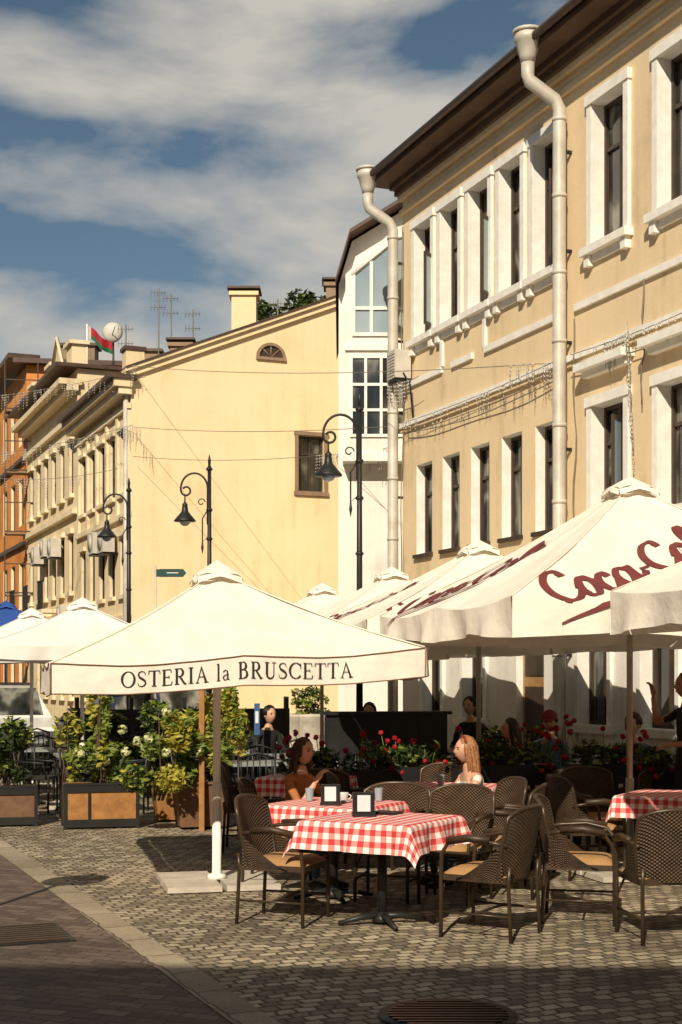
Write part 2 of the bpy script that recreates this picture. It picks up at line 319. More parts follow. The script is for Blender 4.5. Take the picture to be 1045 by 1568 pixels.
for (aa,zz) in ((4.47,7.3),(2.51,7.3),(5.98,3.8),(.55,7.3)):
    F2=Fr((F.P(aa+.58,-.02,0).x,F.P(aa+.58,-.02,0).y),(-.55,-.85),(.85,-.55)); z1=zz+1.15
    F2.box(m,0,.04,0,.03,zz,z1,SASH);F2.box(m,.26,.3,0,.03,zz,z1,SASH);F2.box(m,.04,.26,0,.03,zz,zz+.05,SASH);F2.box(m,.04,.26,0,.03,z1-.05,z1,SASH);F2.box(m,.04,.26,.01,.02,zz+.05,z1-.05,GLASSB)
m.build('open_casements',nb)
m=MB()
for (a0,z0,a1,z1,sg) in ((.3,5.75,5.3,5.70,.12),(5.5,5.74,12,5.72,.1),(5.6,3.4,5.6,6.4,0),(7.15,5.0,7.2,6.5,.0),(.1,3.3,.12,9.2,.0)):
    m.tube([F.P(a0+(a1-a0)*i/10+.02*math.sin(i*1.7),.06+.02*math.sin(i),z0+(z1-z0)*i/10-sg*4*(i/10)*(1-i/10)) for i in range(11)],.009,WIRE,n=5)
m.build('facade_cables',nb)
m=MB(); F.box(m,.12,.46,.06,.34,6.62,7.08,AC)
for i in range(8): F.box(m,.15,.43,.341,.35,6.66+i*.05,6.68+i*.05,GUTTER)
F.box(m,.15,.43,.02,.33,6.57,6.61,BLACKM); m.tube([F.P(.46,.2,6.7),F.P(.52,.1,6.5),F.P(.52,.05,5.95)],.015,BLACKM)
m.build('air_conditioner')
# ------------------------------------------------------------------ white modern annex
wb=empty('white_annex'); Y=26.0
m=MB(); g2=MB()
def poly_prism(mb,pts,y0,y1,mat):
    n=len(pts); vs=[(x,y0,z) for x,z in pts]+[(x,y1,z) for x,z in pts]
    mb.add(vs,[tuple(range(n)),tuple(range(2*n-1,n-1,-1))]+[(i,(i+1)%n,n+(i+1)%n,n+i) for i in range(n)],mat)
poly_prism(m,[(-.06,0),(3.4,0),(3.4,11.3),(1.2,10.3),(.2,9.7),(-.04,8.9)],Y,Y+6,P_WHITE)
poly_prism(m,[(.08,5.78),(1.35,5.78),(1.35,9.95),(1.0,9.85),(.30,9.2),(.08,9.0)],Y-.35,Y-.002,P_WHITE)
m.box(.03,1.4,Y-.42,Y-.003,5.62,5.777,TRIM)
m.box(.06,1.38,Y-.40,Y-.352,7.62,7.76,TRIM)
yb=Y-.352
g2.quad((.20,yb-.004,6.1),(1.3,yb-.004,6.1),(1.3,yb-.004,7.5),(.20,yb-.004,7.5),GLASS)
for x in (.16,.42,.70,.98,1.24): g2.box(x,x+.05,yb-.04,yb-.006,6.1,7.5,TRIM)
for zz in (6.06,6.52,6.98,7.48): g2.box(.16,1.32,yb-.036,yb-.008,zz,zz+.05,TRIM)
g2.add([(.24,yb-.004,7.95),(1.3,yb-.004,7.95),(1.3,yb-.004,9.65),(1.0,yb-.004,9.6),(.24,yb-.004,8.97)],[(0,1,2,3,4)],GLASSB)
for x,zt in ((.20,8.98),(.52,9.22),(.90,9.52)): g2.box(x,x+.06,yb-.04,yb-.006,7.9,zt,TRIM)
for zz in (7.88,8.35): g2.box(.20,1.32,yb-.036,yb-.008,zz,zz+.06,TRIM)
g2.tube([(.20,yb-.02,8.98),(1.02,yb-.02,9.66),(1.32,yb-.02,9.72)],.04,TRIM,n=4)
r=MB()
pr=[(-.1,8.85),(.16,9.73),(1.2,10.37),(3.4,11.4)]
for (x0,z0),(x1,z1) in zip(pr[:-1],pr[1:]):
    r.hexa([(x0,Y-.42,z0),(x1,Y-.42,z1),(x1,Y+6,z1),(x0,Y+6,z0),(x0,Y-.42,z0+.07),(x1,Y-.42,z1+.07),(x1,Y+6,z1+.07),(x0,Y+6,z0+.07)],ROOFB)
m.build('walls',wb); g2.build('windows',wb); r.build('roof',wb)
# ------------------------------------------------------------------ yellow gable house
yb_=empty('yellow_gable_house')
G=Fr((-4.67,31.6),(.93,.37),(.37,-.93))
S=Fr((-4.67,31.6),(-.37,.93),(-.93,-.37))
m=MB(); g2=MB(); t=MB()
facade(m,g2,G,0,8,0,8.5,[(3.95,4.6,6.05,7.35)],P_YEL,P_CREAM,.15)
m.add([G.P(0,0,8.5),G.P(8,0,8.5),G.P(8,0,11.55),G.P(7,0,11.4)],[(0,1,2,3)],P_YEL)
G.box(t,3.85,4.7,.001,.05,7.352,7.44,P_BROWN);G.box(t,3.85,4.7,.001,.06,5.95,6.048,P_BROWN);G.box(t,3.87,3.948,.001,.04,6.05,7.35,P_BROWN);G.box(t,4.602,4.68,.001,.04,6.05,7.35,P_BROWN)
cs,cz=3.28,9.1
for k in range(10):
    t0=math.pi*k/10;t1=math.pi*(k+1)/10
    m.add([G.P(cs,.006,cz),G.P(cs+.30*math.cos(t0),.006,cz+.28*math.sin(t0)),G.P(cs+.30*math.cos(t1),.006,cz+.28*math.sin(t1))],[(0,1,2)],SASH)
    t.hexa([G.P(cs+r_*math.cos(tt),o,cz+r_*.93*math.sin(tt)) for o in (.002,.05) for (r_,tt) in ((.29,t0),(.36,t0),(.36,t1),(.29,t1))],P_BROWN)
G.box(t,cs-.36,cs+.36,.002,.06,cz-.07,cz-.002,P_BROWN)
for k in (45,90,135): t.tube([G.P(cs,.02,cz),G.P(cs+.28*math.cos(math.radians(k)),.02,cz+.26*math.sin(math.radians(k)))],.014,P_BROWN,n=4)
for (a0,z0,a1,z1) in [(-.15,8.5,7.0,11.45),(7.0,11.45,8.0,11.6)]:
    for (o0,o1,dz0,dz1,mt_) in [(-.05,.09,-.16,-.02,P_YEL),(-.3,.16,-.018,.06,P_CREAM),(-6,.19,.062,.10,ROOFB)]:
        t.hexa([G.P(a0,o1,z0+dz0),G.P(a1,o1,z1+dz0),G.P(a1,o0,z1+dz0),G.P(a0,o0,z0+dz0),G.P(a0,o1,z0+dz1),G.P(a1,o1,z1+dz1),G.P(a1,o0,z1+dz1),G.P(a0,o0,z0+dz1)],mt_)
ops=[]
for i in range(5):
    a=.5+i*1.12; ops+= [(a,a+.55,zz,zz+h) for zz,h in ((1.2,1.4),(3.6,1.3),(5.9,1.4))]
facade(m,g2,S,0,6,0,8.4,ops,P_CREAM,TRIM2,.12)
for o in ops:
    S.box(t,o[0]-.08,o[1]+.08,.001,.08,o[3]+.03,o[3]+.12,TRIM2); S.box(t,o[0]-.08,o[1]+.08,.001,.08,o[2]-.1,o[2]-.01,TRIM2)
for zz in (3.0,5.3,7.7): S.box(t,-.02,6,.001,.09,zz,zz+.12,TRIM2)
for i in range(6): S.box(t,.02+i*1.12,.2+i*1.12,.001,.06,5.43,7.69,TRIM2)
S.box(t,-.1,6,.001,.3,8.0,8.15,TRIM2); S.box(t,-.15,6,.001,.42,8.152,8.32,P_CREAM); S.box(t,-.2,6.0,-.1,.55,8.322,8.42,ROOFB)
S.box(t,-.02,.35,-.3,.12,8.422,9.0,P_CREAM); S.box(t,-.06,.4,-.34,.16,9.0,9.08,ROOFB)
t.tube([S.P(.08,.1,8.2),S.P(.08,.1,.3)],.06,GUTTER,n=8)
m.build('walls',yb_); g2.build('windows',yb_); t.build('trim',yb_)
def chimney(x,y,z0,z1,w,mat=P_YEL):
    m=MB(); m.box(x-w/2,x+w/2,y,y+w,z0,z1,mat); m.box(x-w/2-.06,x+w/2+.06,y-.06,y+w+.06,z1,z1+.09,mat); m.box(x-w/2-.1,x+w/2+.1,y-.1,y+w+.1,z1+.15,z1+.2,ROOFB)
    for dx in (-w/2,w/2-.04): 
        for dy in (0,w-.04): m.box(x+dx,x+dx+.04,y+dy,y+dy+.04,z1+.09,z1+.15,BLACKM)
    return m
chimney(-2.3,33.6,9,10.75,.58).build('chimney')
chimney(-.12,35,10,11.35,.5,P_BROWN).build('chimney')
chimney(-3.9,34.5,8.5,9.75,.5,P_BROWN).build('chimney')
h2=empty('cream_rowhouse'); m=MB(); g2=MB(); t=MB()
ops=[(6.6+i*1.25,7.15+i*1.25,zz,zz+h) for i in range(6) for zz,h in ((1.2,1.5),(4.0,1.5),(6.6,1.4))]
facade(m,g2,S,6.02,14,0,9.8,ops,P_CREAM,TRIM2,.12)
m.quad(S.P(6.02,0,8),S.P(6.02,-9,8),S.P(6.02,-9,9.8),S.P(6.02,0,9.8),P_CREAM)
for o in ops: S.box(t,o[0]-.1,o[1]+.1,.001,.1,o[3]+.03,o[3]+.16,TRIM2); S.box(t,o[0]-.1,o[1]+.1,.001,.12,o[2]-.12,o[2]-.01,TRIM2)
for zz in (3.3,6.0,8.5): S.box(t,6.0,14,.001,.14,zz,zz+.14,TRIM2)
S.box(t,5.9,14,.001,.3,9.2,9.35,TRIM2); S.box(t,5.9,14,-.1,.5,9.352,9.5,P_CREAM); S.box(t,5.85,14.1,-9,.6,9.81,9.9,ROOFB)
for a in (6.3,9.2,12.2):
    S.box(t,a,a+.7,-.3,.1,9.9,10.5,P_CREAM); S.box(t,a-.08,a+.78,-.36,.18,10.5,10.6,TRIM2)
t.add([S.P(7.1,.12,9.9),S.P(9.1,.12,9.9),S.P(8.1,.12,11.0)],[(0,1,2)],P_CREAM)
t.tube([S.P(7.0,.16,9.9),S.P(8.1,.16,11.05),S.P(9.2,.16,9.9)],.05,TRIM2,n=4)
for a in (7.4,9.9,12.4):
    S.box(t,a,a+.8,.001,.7,3.45,3.55,TRIM2)
    for k in range(9): S.box(t,a+.0+k*.095,a+.02+k*.095,.66,.68,3.55,4.3,BLACKM)
    S.box(t,a,a+.8,.65,.69,4.3,4.34,BLACKM)
m.build('walls',h2); g2.build('windows',h2); t.build('trim',h2)
for a,zz in ((1.2,5.5),(2.3,5.55),(3.4,3.6),(4.5,3.4),(7.8,5.9),(9,6.0),(6.4,4.0),(10.5,5.9)):
    m=MB(); S.box(m,a,a+.6,.1,.38,zz-.9,zz-.4,AC); m.tube([S.P(a+.3,.385,zz-.65),S.P(a+.3,.4,zz-.65)],.2,GUTTER,n=16); S.box(m,a+.05,a+.55,0,.36,zz-.94,zz-.905,BLACKM); m.build('air_conditioner')
ob=empty('orange_brick_building'); m=MB(); g2=MB(); t=MB()
O=Fr((-9.96,45),(1,.15),(.15,-1)); O2=Fr((-9.96,45),(-.37,.93),(-.93,-.37))
ops=[(1.0+i*1.7,1.7+i*1.7,zz,zz+1.4) for i in range(2) for zz in (1.5,4.2)]
facade(m,g2,O,0,6,0,11.6,ops,P_ORANGE,P_ORANGE,.15)
ops=[(.6+i*1.7,1.5+i*1.7,zz,zz+1.5) for i in range(8) for zz in (1.2,3.9,6.6,9.2)]
facade(m,g2,O2,0,15,0,11.6,ops,P_ORANGE,TRIM2,.15)
for zz in (3.2,5.9,8.6): O2.box(t,0,15,.001,.12,zz,zz+.12,SASH); O.box(t,0,3,.001,.08,zz,zz+.1,SASH)
O.box(t,-.4,6,-8,.35,11.6,11.75,ROOFB); O2.box(t,-.2,15,-.4,.6,11.752,11.9,ROOFB)
for i in range(6): 
    O.box(t,-.6,2.6,1.0,1.03,1.9*i+.5,1.9*i+.54,SASH); O.box(t,-.6,2.6,.4,1.0,1.9*i+.44,1.9*i+.47,P_BROWN); O.box(t,-.6,2.6,1.0,1.03,1.9*i+1.4,1.9*i+1.43,SASH)
for a in (-.6,.4,1.4,2.4): O.box(t,a,a+.035,1.03,1.065,0,11.5,SASH)
m.build('walls',ob); g2.build('windows',ob); t.build('roof_and_scaffold',ob)
m=MB(); m.box(-10.2,-6.2,50,56,0,12.3,P_BROWN); m.box(-10.4,-6.0,49.8,56,12.3,12.5,ROOFB); m.box(-9.9,-8.7,50.2,51,12.5,13.4,P_BROWN); m.box(-10,-8.6,50.1,51.1,13.4,13.5,ROOFB)
m.box(-7.2,-6.4,50.2,51,12.5,13.2,P_BROWN); m.box(-7.3,-6.3,50.1,51.1,13.2,13.3,ROOFB)
for i in range(5): m.box(-10+i*.8,-9.6+i*.8,49.97,50,10.6,11.6,SASH)
m.build('brown_rooftop_building')
m=MB(); x,y=-7.15,40; m.tube([(x,y,9.6),(x,y,11.65)],.025,WHITEM)
FRD=pm('flag_red',(.42,.02,.03),rough=.7,transl=.2); FG=pm('flag_green',(.015,.15,.05),rough=.7,transl=.2)
def flag(u0,u1,v0,v1,mat):
    m.grid(lambda u,v:(x+.03+(u0+(u1-u0)*u)*.68,y+.09*math.sin((u0+(u1-u0)*u)*9),11.6-(v0+(v1-v0)*v)*.34-(u0+(u1-u0)*u)*.5+.05*math.sin((u0+(u1-u0)*u)*8)),8,4,mat)
flag(0,.1,0,1,WHITEM); flag(.1,1,0,.66,FRD); flag(.1,1,.66,1,FG); m.build('flag')
m=MB(); m.ell((-6.75,42,11.9),(.30,.12,.30),AC); m.tube([(-6.75,42.1,11.7),(-6.75,42.2,10.2)],.03,BLACKM); m.tube([(-6.75,41.9,11.8),(-6.6,41.5,11.95)],.012,BLACKM); m.build('satellite_dish')
for (x,y,z0,z1) in ((-4.75,37,8.8,11.85),(-4.42,37,8.8,11.7),(-3.85,37,9,11.3),(-5.6,37,8.8,10.9),(-1.6,36,9.5,11.3)):
    m=MB(); m.tube([(x,y,z0),(x,y,z1)],.018,WIRE,n=5)
    for k,zz in enumerate((z1-.12,z1-.5)):
        m.tube([(x-.22,y,zz),(x+.18,y+.1,zz+.02)],.008,WIRE,n=4)
        for i in range(5): xx=x-.2+i*.09; m.tube([(xx,y-.02,zz-.11+.01*i),(xx,y+.02,zz+.11-.01*i)],.006,WIRE,n=4)
    m.build('tv_antenna')
# ------------------------------------------------------------------ building behind the camera, and unseen pieces added to block light
m=MB(); g2=MB(); bb=empty('apartment_block'); K=Fr((-40,-4.9),(1,0),(0,1))
ops=[(2+i*3,3.2+i*3,zz,zz+1.6) for i in range(25) for zz in (1,4,7)]
facade(m,g2,K,0,80,0,9.75,ops,P_BROWN,TRIM2,.15)
m.box(-40,40,-14,-4.905,9.74,9.9,ROOFB); m.quad((-40,-14,0),(40,-14,0),(40,-14,9.7),(-40,-14,9.7),P_CREAM)
m.build('walls',bb); g2.build('windows',bb)
m=MB(); g2=MB(); bb=empty('unseen_skylight_blocker_block'); K=Fr((-9.5,2),(-.37,.93),(.93,.37))  # unseen block added along the left to cut ambient skylight
ops=[(1+i*2.4,2+i*2.4,zz,zz+1.6) for i in range(24) for zz in (1,4,7,9.6)]
facade(m,g2,K,0,60,0,12,ops,P_BROWN,TRIM2,.15)
K.box(m,-.3,60.3,-9,.4,12,12.2,ROOFB); m.quad(K.P(0,0,0),K.P(0,-9,0),K.P(0,-9,12),K.P(0,0,12),P_BROWN); m.quad(K.P(60,0,0),K.P(60,-9,0),K.P(60,-9,12),K.P(60,0,12),P_BROWN); m.quad(K.P(0,-9,0),K.P(60,-9,0),K.P(60,-9,12),K.P(0,-9,12),P_BROWN)
m.build('walls',bb); g2.build('windows',bb)
m=MB(); m.tube([(-3.06,9.0,0),(-3.06,9.0,2.6)],.03,GUTTER,n=12); m.tube([(-3.06,8.955,2.35),(-3.06,8.94,2.35)],.25,SCREEN,n=28); m.tube([(-3.06,8.938,2.35),(-3.06,8.93,2.35)],.19,pm('sign_red',(.5,.03,.03)),n=28); m.build('shadow_casting_sign_post')  # unseen post for the shadow line; round plate added to shape its blob
# ------------------------------------------------------------------ umbrellas
def lerp(a,b,t): return a+(b-a)*t
class Umb:
    def __init__(s,C,half,th,zr,za,vh=.24,tilt=(0,0),mat=CANVAS,pole=POLE2,sc=.25,wob=.02,cap=.085,pipe=None,pr=.028):
        s.C=C;s.h=half;s.zr=zr;s.za=za;s.vh=vh;s.mat=mat;s.pole=pole;s.sc=sc;s.wob=wob;s.cap=cap;s.pipe=pipe;s.pr=pr
        a=Vector((-math.sin(th),math.cos(th),0));r=Vector((math.cos(th),math.sin(th),0));c=Vector((*C,0));s.a=a;s.r=r
        s.cor=[]
        for (i,j) in ((-1,-1),(1,-1),(1,1),(-1,1)):
            p=c+r*half*i+a*half*j; p.z=zr+tilt[0]*i*half+tilt[1]*j*half; s.cor.append(p)
        s.top=Vector((C[0],C[1],za))
    def pan(s,k,u,v,off=0):
        a,b=s.cor[k],s.cor[(k+1)%4]; e=lerp(a,b,u); p=lerp(e,s.top,v)
        sag=.035*s.h*math.sin(math.pi*v)+ .06*s.h*abs(math.sin(2*math.pi*u))*(1-v)*.5
        n=(b-a).cross(s.top-a).normalized(); 
        if n.z<0:n=-n
        return p-Vector((0,0,sag))+n*(off+(.014*math.sin(u*23+k)+.007*math.sin(u*61+v*9+k*2))*(1-v)*(v+.15))
    def out(s,k): 
        m=(s.cor[k]+s.cor[(k+1)%4])/2-Vector((*s.C,0)); m.z=0; return m.normalized()
    def val(s,k,u,v,off=0):
        e=s.pan(k,u,0)
        sc=1-s.sc*abs(math.sin(2*math.pi*u))*.6+s.sc*abs(math.cos(2*math.pi*u))*.3
        o=s.out(k)*(off+.01+v*s.wob*(math.sin(u*17+k*2)+.6*math.sin(u*41+k)))
        return e+o-Vector((0,0,v*s.vh*sc-.002))
    def build(s,name,base=True,extra=None):
        root=empty(name)
        m=MB()
        for k in range(4):
            m.grid(lambda u,v:s.pan(k,u,v*.96),40,16,s.mat)
            m.grid(lambda u,v:s.val(k,u,v),60,4,s.mat)
            m.tube([s.pan(k,0,i/12*.95)+Vector((0,0,.006)) for i in range(13)],.006,s.mat,n=5)
            if s.pipe:
                m.tube([s.val(k,i/30,0,.004) for i in range(31)],.005,s.pipe,n=5,caps=False)
                m.tube([s.val(k,i/30,1,.0) for i in range(31)],.005,s.pipe,n=5,caps=False)
                m.tube([s.val(k,0,i/4,.004) for i in range(5)],.006,s.pipe,n=5)
        cc=[s.top+(p-Vector((*s.C,p.z))).normalized()*(.26)+Vector((0,0,-.055)) for p in s.cor]
        apex=s.top+Vector((0,0,s.cap))
        for k in range(4):
            a,b=cc[k],cc[(k+1)%4]
            m.grid(lambda u,v:lerp(lerp(a,b,u)+Vector((0,0,.035*math.sin(math.pi*u))),apex,v)+Vector((0,0,.012*math.sin(u*9)*(1-v))),10,6,s.mat)
            m.grid(lambda u,v:lerp(a,b,u)+Vector((0,0,.035*math.sin(math.pi*u)))+s.out(k)*(.02*v*(1+.6*math.sin(u*11)))+Vector((0,0,-.05*v*(.6+.4*abs(math.cos(u*math.pi))))),10,3,s.mat)
        m.build('canopy',root)
        f=MB(); c=Vector((*s.C,0)); hub=s.top-Vector((0,0,.12)); sl=s.top-Vector((0,0,.75*(s.za-s.zr)+.25))
        f.tube([c,c+Vector((0,0,s.za))],s.pr,s.pole,n=12)
        for k in range(4):
            f.tube([hub,s.pan(k,0,.02)-Vector((0,0,.03))],.011,s.pole,n=6); 
            f.tube([hub,s.pan(k,.5,.02)-Vector((0,0,.03))],.011,s.pole,n=6)
            f.tube([sl,s.pan(k,0,.5)-Vector((0,0,.03))],.011,s.pole,n=6); f.tube([sl,s.pan(k,.5,.5)-Vector((0,0,.03))],.011,s.pole,n=6)
        f.tube([sl-Vector((0,0,.06)),sl+Vector((0,0,.05))],.045,BLACKM,n=12)
        f.build('frame',root)
        if base:
            b=MB()
            for i in (-1,1):
                for j in (-1,1):
                    M=XF(c.x+s.r.x*i*.24+s.a.x*j*.24,c.y+s.r.y*i*.24+s.a.y*j*.24,0,s.a.x,s.a.y)
                    b.box(-.22,.22,-.22,.22,.01,.055,CONC,M)
            b.tube([c+Vector((0,0,.055)),c+Vector((0,0,.09)),c+Vector((0,0,.1)),c+Vector((0,0,.85))],[.09,.075,.04,.038],s.pole,n=12); b.build('base',root)
        if extra: 
            e=MB(); extra(e,s); e.build('lettering',root)
        return root
def strokes(ch):
    T=.13;t=.045
    def arc(cx,cy,rx,ry,a0,a1,n=16): return [(cx+rx*math.cos(math.radians(a0+(a1-a0)*i/n)),cy+ry*math.sin(math.radians(a0+(a1-a0)*i/n))) for i in range(n+1)]
    def aw(a0,a1,n=16,T=T,t=t): return [t+(T-t)*abs(math.cos(math.radians(a0+(a1-a0)*i/n)))**1.3 for i in range(n+1)]
    def line(x0,y0,x1,y1,w): return ([(x0,y0),(x1,y1)],[w,w])
    if ch=='O': return .86,[(arc(.43,.5,.36,.48,0,360,32),aw(0,360,32))]
    if ch=='C': return .78,[(arc(.43,.5,.36,.48,42,322,28),aw(42,322,28)),line(.72,.62,.72,.95,t)]
    if ch=='S': 
        p=[(.50,.74),(.47,.90),(.30,.98),(.14,.90),(.10,.74),(.17,.60),(.32,.50),(.47,.38),(.52,.22),(.43,.07),(.28,.02),(.12,.08),(.06,.27)]
        return .6,[(p,[.04,.05,.05,.07,.09,.12,.14,.12,.09,.07,.05,.05,.04])]
    if ch=='T': return .72,[line(.36,0,.36,.96,T),line(.03,.97,.69,.97,t),line(.05,.97,.03,.76,t),line(.67,.97,.69,.76,t),line(.22,.02,.50,.02,t)]
    if ch=='E': return .66,[line(.16,0,.16,1,T),line(.03,.98,.55,.98,t),line(.03,.02,.58,.02,t),line(.16,.52,.44,.52,t),line(.55,.98,.56,.78,t),line(.58,.02,.62,.24,t),line(.44,.62,.44,.42,t)]
    if ch=='I': return .36,[line(.18,0,.18,1,T),line(.04,.98,.32,.98,t),line(.04,.02,.32,.02,t)]
    if ch=='R': return .76,[line(.17,0,.17,1,T),line(.04,.02,.32,.02,t),([(.04,.98),(.34,.98)]+arc(.34,.74,.19,.24,90,-90,12)+[(.17,.5)],[t,t]+aw(90,-90,12)+[t]),([(.34,.5),(.62,.03),(.74,.02)],[T*.9,T,t])]
    if ch=='B': return .7,[line(.17,0,.17,1,T),([(.04,.98),(.32,.98)]+arc(.32,.76,.18,.22,90,-90,12)+[(.17,.54)],[t,t]+aw(90,-90,12)+[t]),([(.17,.53),(.34,.53)]+arc(.34,.275,.22,.255,90,-90,12)+[(.04,.02)],[t,t]+aw(90,-90,12)+[t])]
    if ch=='U': return .78,[([(.18,1),(.18,.3)]+arc(.39,.28,.21,.26,180,360,12)+[(.60,1)],[T,T]+[T-(T-t)*i/12 for i in range(13)]+[t]),line(.05,.98,.31,.98,t),line(.48,.98,.73,.98,t)]
    if ch=='A': return .80,[([(.36,1.0),(.66,.0)],[.06,T*1.1]),([(.38,.96),(.12,.0)],[t,t]),line(.2,.36,.54,.36,t),line(.02,.02,.24,.02,t),line(.52,.02,.8,.02,t)]
    if ch=='l': return .28,[line(.14,0,.14,1.04,.10),line(.04,.02,.25,.02,t),line(.04,1.0,.14,1.0,t)]
    if ch=='a': return .5,[([(.08,.5),(.2,.62),(.33,.55),(.34,.4),(.34,.08),(.46,.02)],[.06,.05,.07,.1,.1,.04]),([(.34,.36),(.15,.3),(.08,.17),(.14,.04),(.25,.03),(.34,.12)],[.04,.05,.09,.07,.04,.04])]
    return .4,[]
def ribbon(mb,pts,ws,fn,mat,off,asp=1):
    L_=[];C_=[];R_=[]
    n=len(pts)
    for i in range(n):
        a=pts[max(i-1,0)];b=pts[min(i+1,n-1)]; dx,dy=(b[0]-a[0])*asp,b[1]-a[1]; l=math.hypot(dx,dy) or 1
        nx,ny=-dy/l*ws[i]/2/asp,dx/l*ws[i]/2
        L_.append(fn(pts[i][0]+nx,pts[i][1]+ny,off)); C_.append(fn(pts[i][0],pts[i][1],off)); R_.append(fn(pts[i][0]-nx,pts[i][1]-ny,off))
    mb.add(L_+C_+R_,[(i,i+1,n+i+1,n+i) for i in range(n-1)]+[(n+i,n+i+1,2*n+i+1,2*n+i) for i in range(n-1)],mat)
def dens(pts,ws,step=.12):
    P=[];W=[]
    for i in range(len(pts)-1):
        a,b=pts[i],pts[i+1]; k=max(1,int(math.hypot(b[0]-a[0],b[1]-a[1])/step))
        for j in range(k): P.append((a[0]+(b[0]-a[0])*j/k,a[1]+(b[1]-a[1])*j/k)); W.append(ws[i]+(ws[i+1]-ws[i])*j/k)
    P.append(pts[-1]);W.append(ws[-1]); return P,W
def text1(mb,s):
    txt='OSTERIA la BRUSCETTA'; adv=[]; x=0
    for ch in txt:
        w_=.38 if ch==' ' else strokes(ch)[0]+.06
        adv.append(x); x+=w_
    W=x; edge=2*s.h; h=.122; L_=1.74
    sx=L_/W; u0=.178
    off=.006
    for ch,x0 in zip(txt,adv):
        if ch==' ': continue
        for p,w_ in strokes(ch)[1]:
            P,Wd=dens([(x0+a,b) for a,b in p],w_)
            off+=.00006
            def fn(X,Yy,o):
                u=u0+X*sx/edge; v=1-(.045+ (Yy)*h)/s.vh-.03
                return s.val(0,u,v,o)
            ribbon(mb,P,Wd,fn,INK,off)
def cursive():
    C_=[(.62,.78),(.55,.97),(.33,.95),(.12,.68),(.08,.32),(.25,.04),(.5,.06),(.72,.3)]
    c_=[(.36,.46),(.30,.6),(.16,.52),(.07,.3),(.12,.06),(.3,.03),(.48,.3)]
    o_=[(.0,.3),(.18,.58),(.34,.6),(.42,.38),(.3,.06),(.12,.05),(.06,.28),(.2,.56),(.5,.45)]
    a_=[(.42,.5),(.25,.6),(.08,.4),(.08,.12),(.22,.02),(.38,.25),(.46,.58),(.42,.2),(.5,.02),(.68,.25)]
    l_=[(.0,.2),(.25,.6),(.34,.98),(.24,1.08),(.14,.8),(.14,.2),(.26,.02),(.45,.25)]
    h_=[(.02,.34),(.12,.33),(.24,.34)]
    return [(C_,.66),(o_,.46),(c_,.44),(a_,.6),(h_,.26),(C_,.66),(o_,.46),(l_,.36),(a_,.58)]
def smooth(pts,n=6):
    out=[]
    P=[pts[0]]+pts+[pts[-1]]
    for i in range(1,len(P)-2):
        for j in range(n):
            t=j/n; q=[]
            for c in (0,1):
                p0,p1,p2,p3=P[i-1][c],P[i][c],P[i+1][c],P[i+2][c]
                q.append(.5*((2*p1)+(-p0+p2)*t+(2*p0-5*p1+4*p2-p3)*t*t+(-p0+3*p1-3*p2+p3)*t**3))
            out.append(tuple(q))
    out.append(pts[-1]); return out
def script(mb,s,k,A0,B0,hh,off=.010,letters=9,swoosh=True,wt=1.0):
    "cursive lettering on panel k; coordinates in metres: x along the rim from its middle, y up the slope (negative = valance)"
    A0=Vector(A0);B0=Vector(B0); d=(B0-A0).normalized(); n=Vector((-d.y,d.x)); Lm=(B0-A0).length
    SL=math.hypot(s.h,s.za-s.zr)
    seq=cursive()[:letters]; W=sum(w_ for _,w_ in seq); sx=Lm/W
    def fn(X,Yy,o):
        q=A0+d*X+n*Yy
        if q.y<0: return s.val(k,min(max(.5+q.x/(2*s.h),.003),.997),min(-q.y/s.vh,.98),o)
        v=min(q.y/SL,.92); u=.5+q.x/(2*s.h*(1-v)); return s.pan(k,min(max(u,.003),.997),v,o)
    x0=0
    for i,(pts,w_) in enumerate(seq):
        P=smooth([((x0+p[0]+.22*p[1])*sx,p[1]*hh) for p in pts]); ws=[]
        for j in range(len(P)):
            a=P[max(j-1,0)];b=P[min(j+1,len(P)-1)]; dy=abs(b[1]-a[1]); l=math.hypot(b[0]-a[0],dy) or 1
            ws.append((.06+.12*dy/l)*wt*hh)
        ribbon(mb,P,ws,fn,REDINK,off+i*.0004); x0+=w_
    if swoosh:
        sw=[((-.02+1.0*j/30)*Lm,(-.26-.14*math.sin(j/30*math.pi*1.3))*hh) for j in range(31)]
        ribbon(mb,sw,[(.03+.15*math.sin(math.pi*j/30))*hh for j in range(31)],fn,REDINK,off+.005)
U1=Umb((-1.04,11.9),1.40,math.radians(13),1.90,2.62,.215,tilt=(.045,.0),mat=CANVAS,pole=WHITEM,sc=.08,wob=.010,pipe=PIPING,pr=.032,cap=.1)
U1.build('cafe_umbrella',extra=text1)
TH=math.radians(14)
def tx2(mb,s):
    script(mb,s,0,(-1.42,-.06),(.55,1.10),.42,wt=1.1)
    script(mb,s,3,(-1.42,.02),(.02,1.05),.38,wt=1.1)
def tx4(mb,s):
    script(mb,s,0,(-1.45,.0),(.3,1.1),.38,wt=1.1); script(mb,s,3,(-1.3,.1),(.0,1.1),.3)
Umb((2.54,12.5),1.78,TH,2.33,3.42,.27,sc=.42,wob=.04).build('cafe_umbrella',extra=tx2)
Umb((1.55,16.0),1.78,TH,2.30,3.2,.25,sc=.35,wob=.035).build('cafe_umbrella',extra=tx4)
Umb((.67,18.9),1.6,TH,2.28,3.12,.25,sc=.25).build('cafe_umbrella',extra=lambda mb,s:script(mb,s,0,(-1.2,.05),(.3,.9),.3))
Umb((-.29,21.6),1.5,TH,2.25,3.08,.25,sc=.2).build('cafe_umbrella')
Umb((4.02,8.7),1.75,TH,2.34,3.4,.27,sc=.42,wob=.04).build('cafe_umbrella',extra=lambda mb,s:script(mb,s,3,(-.6,.25),(.5,1.1),.3))
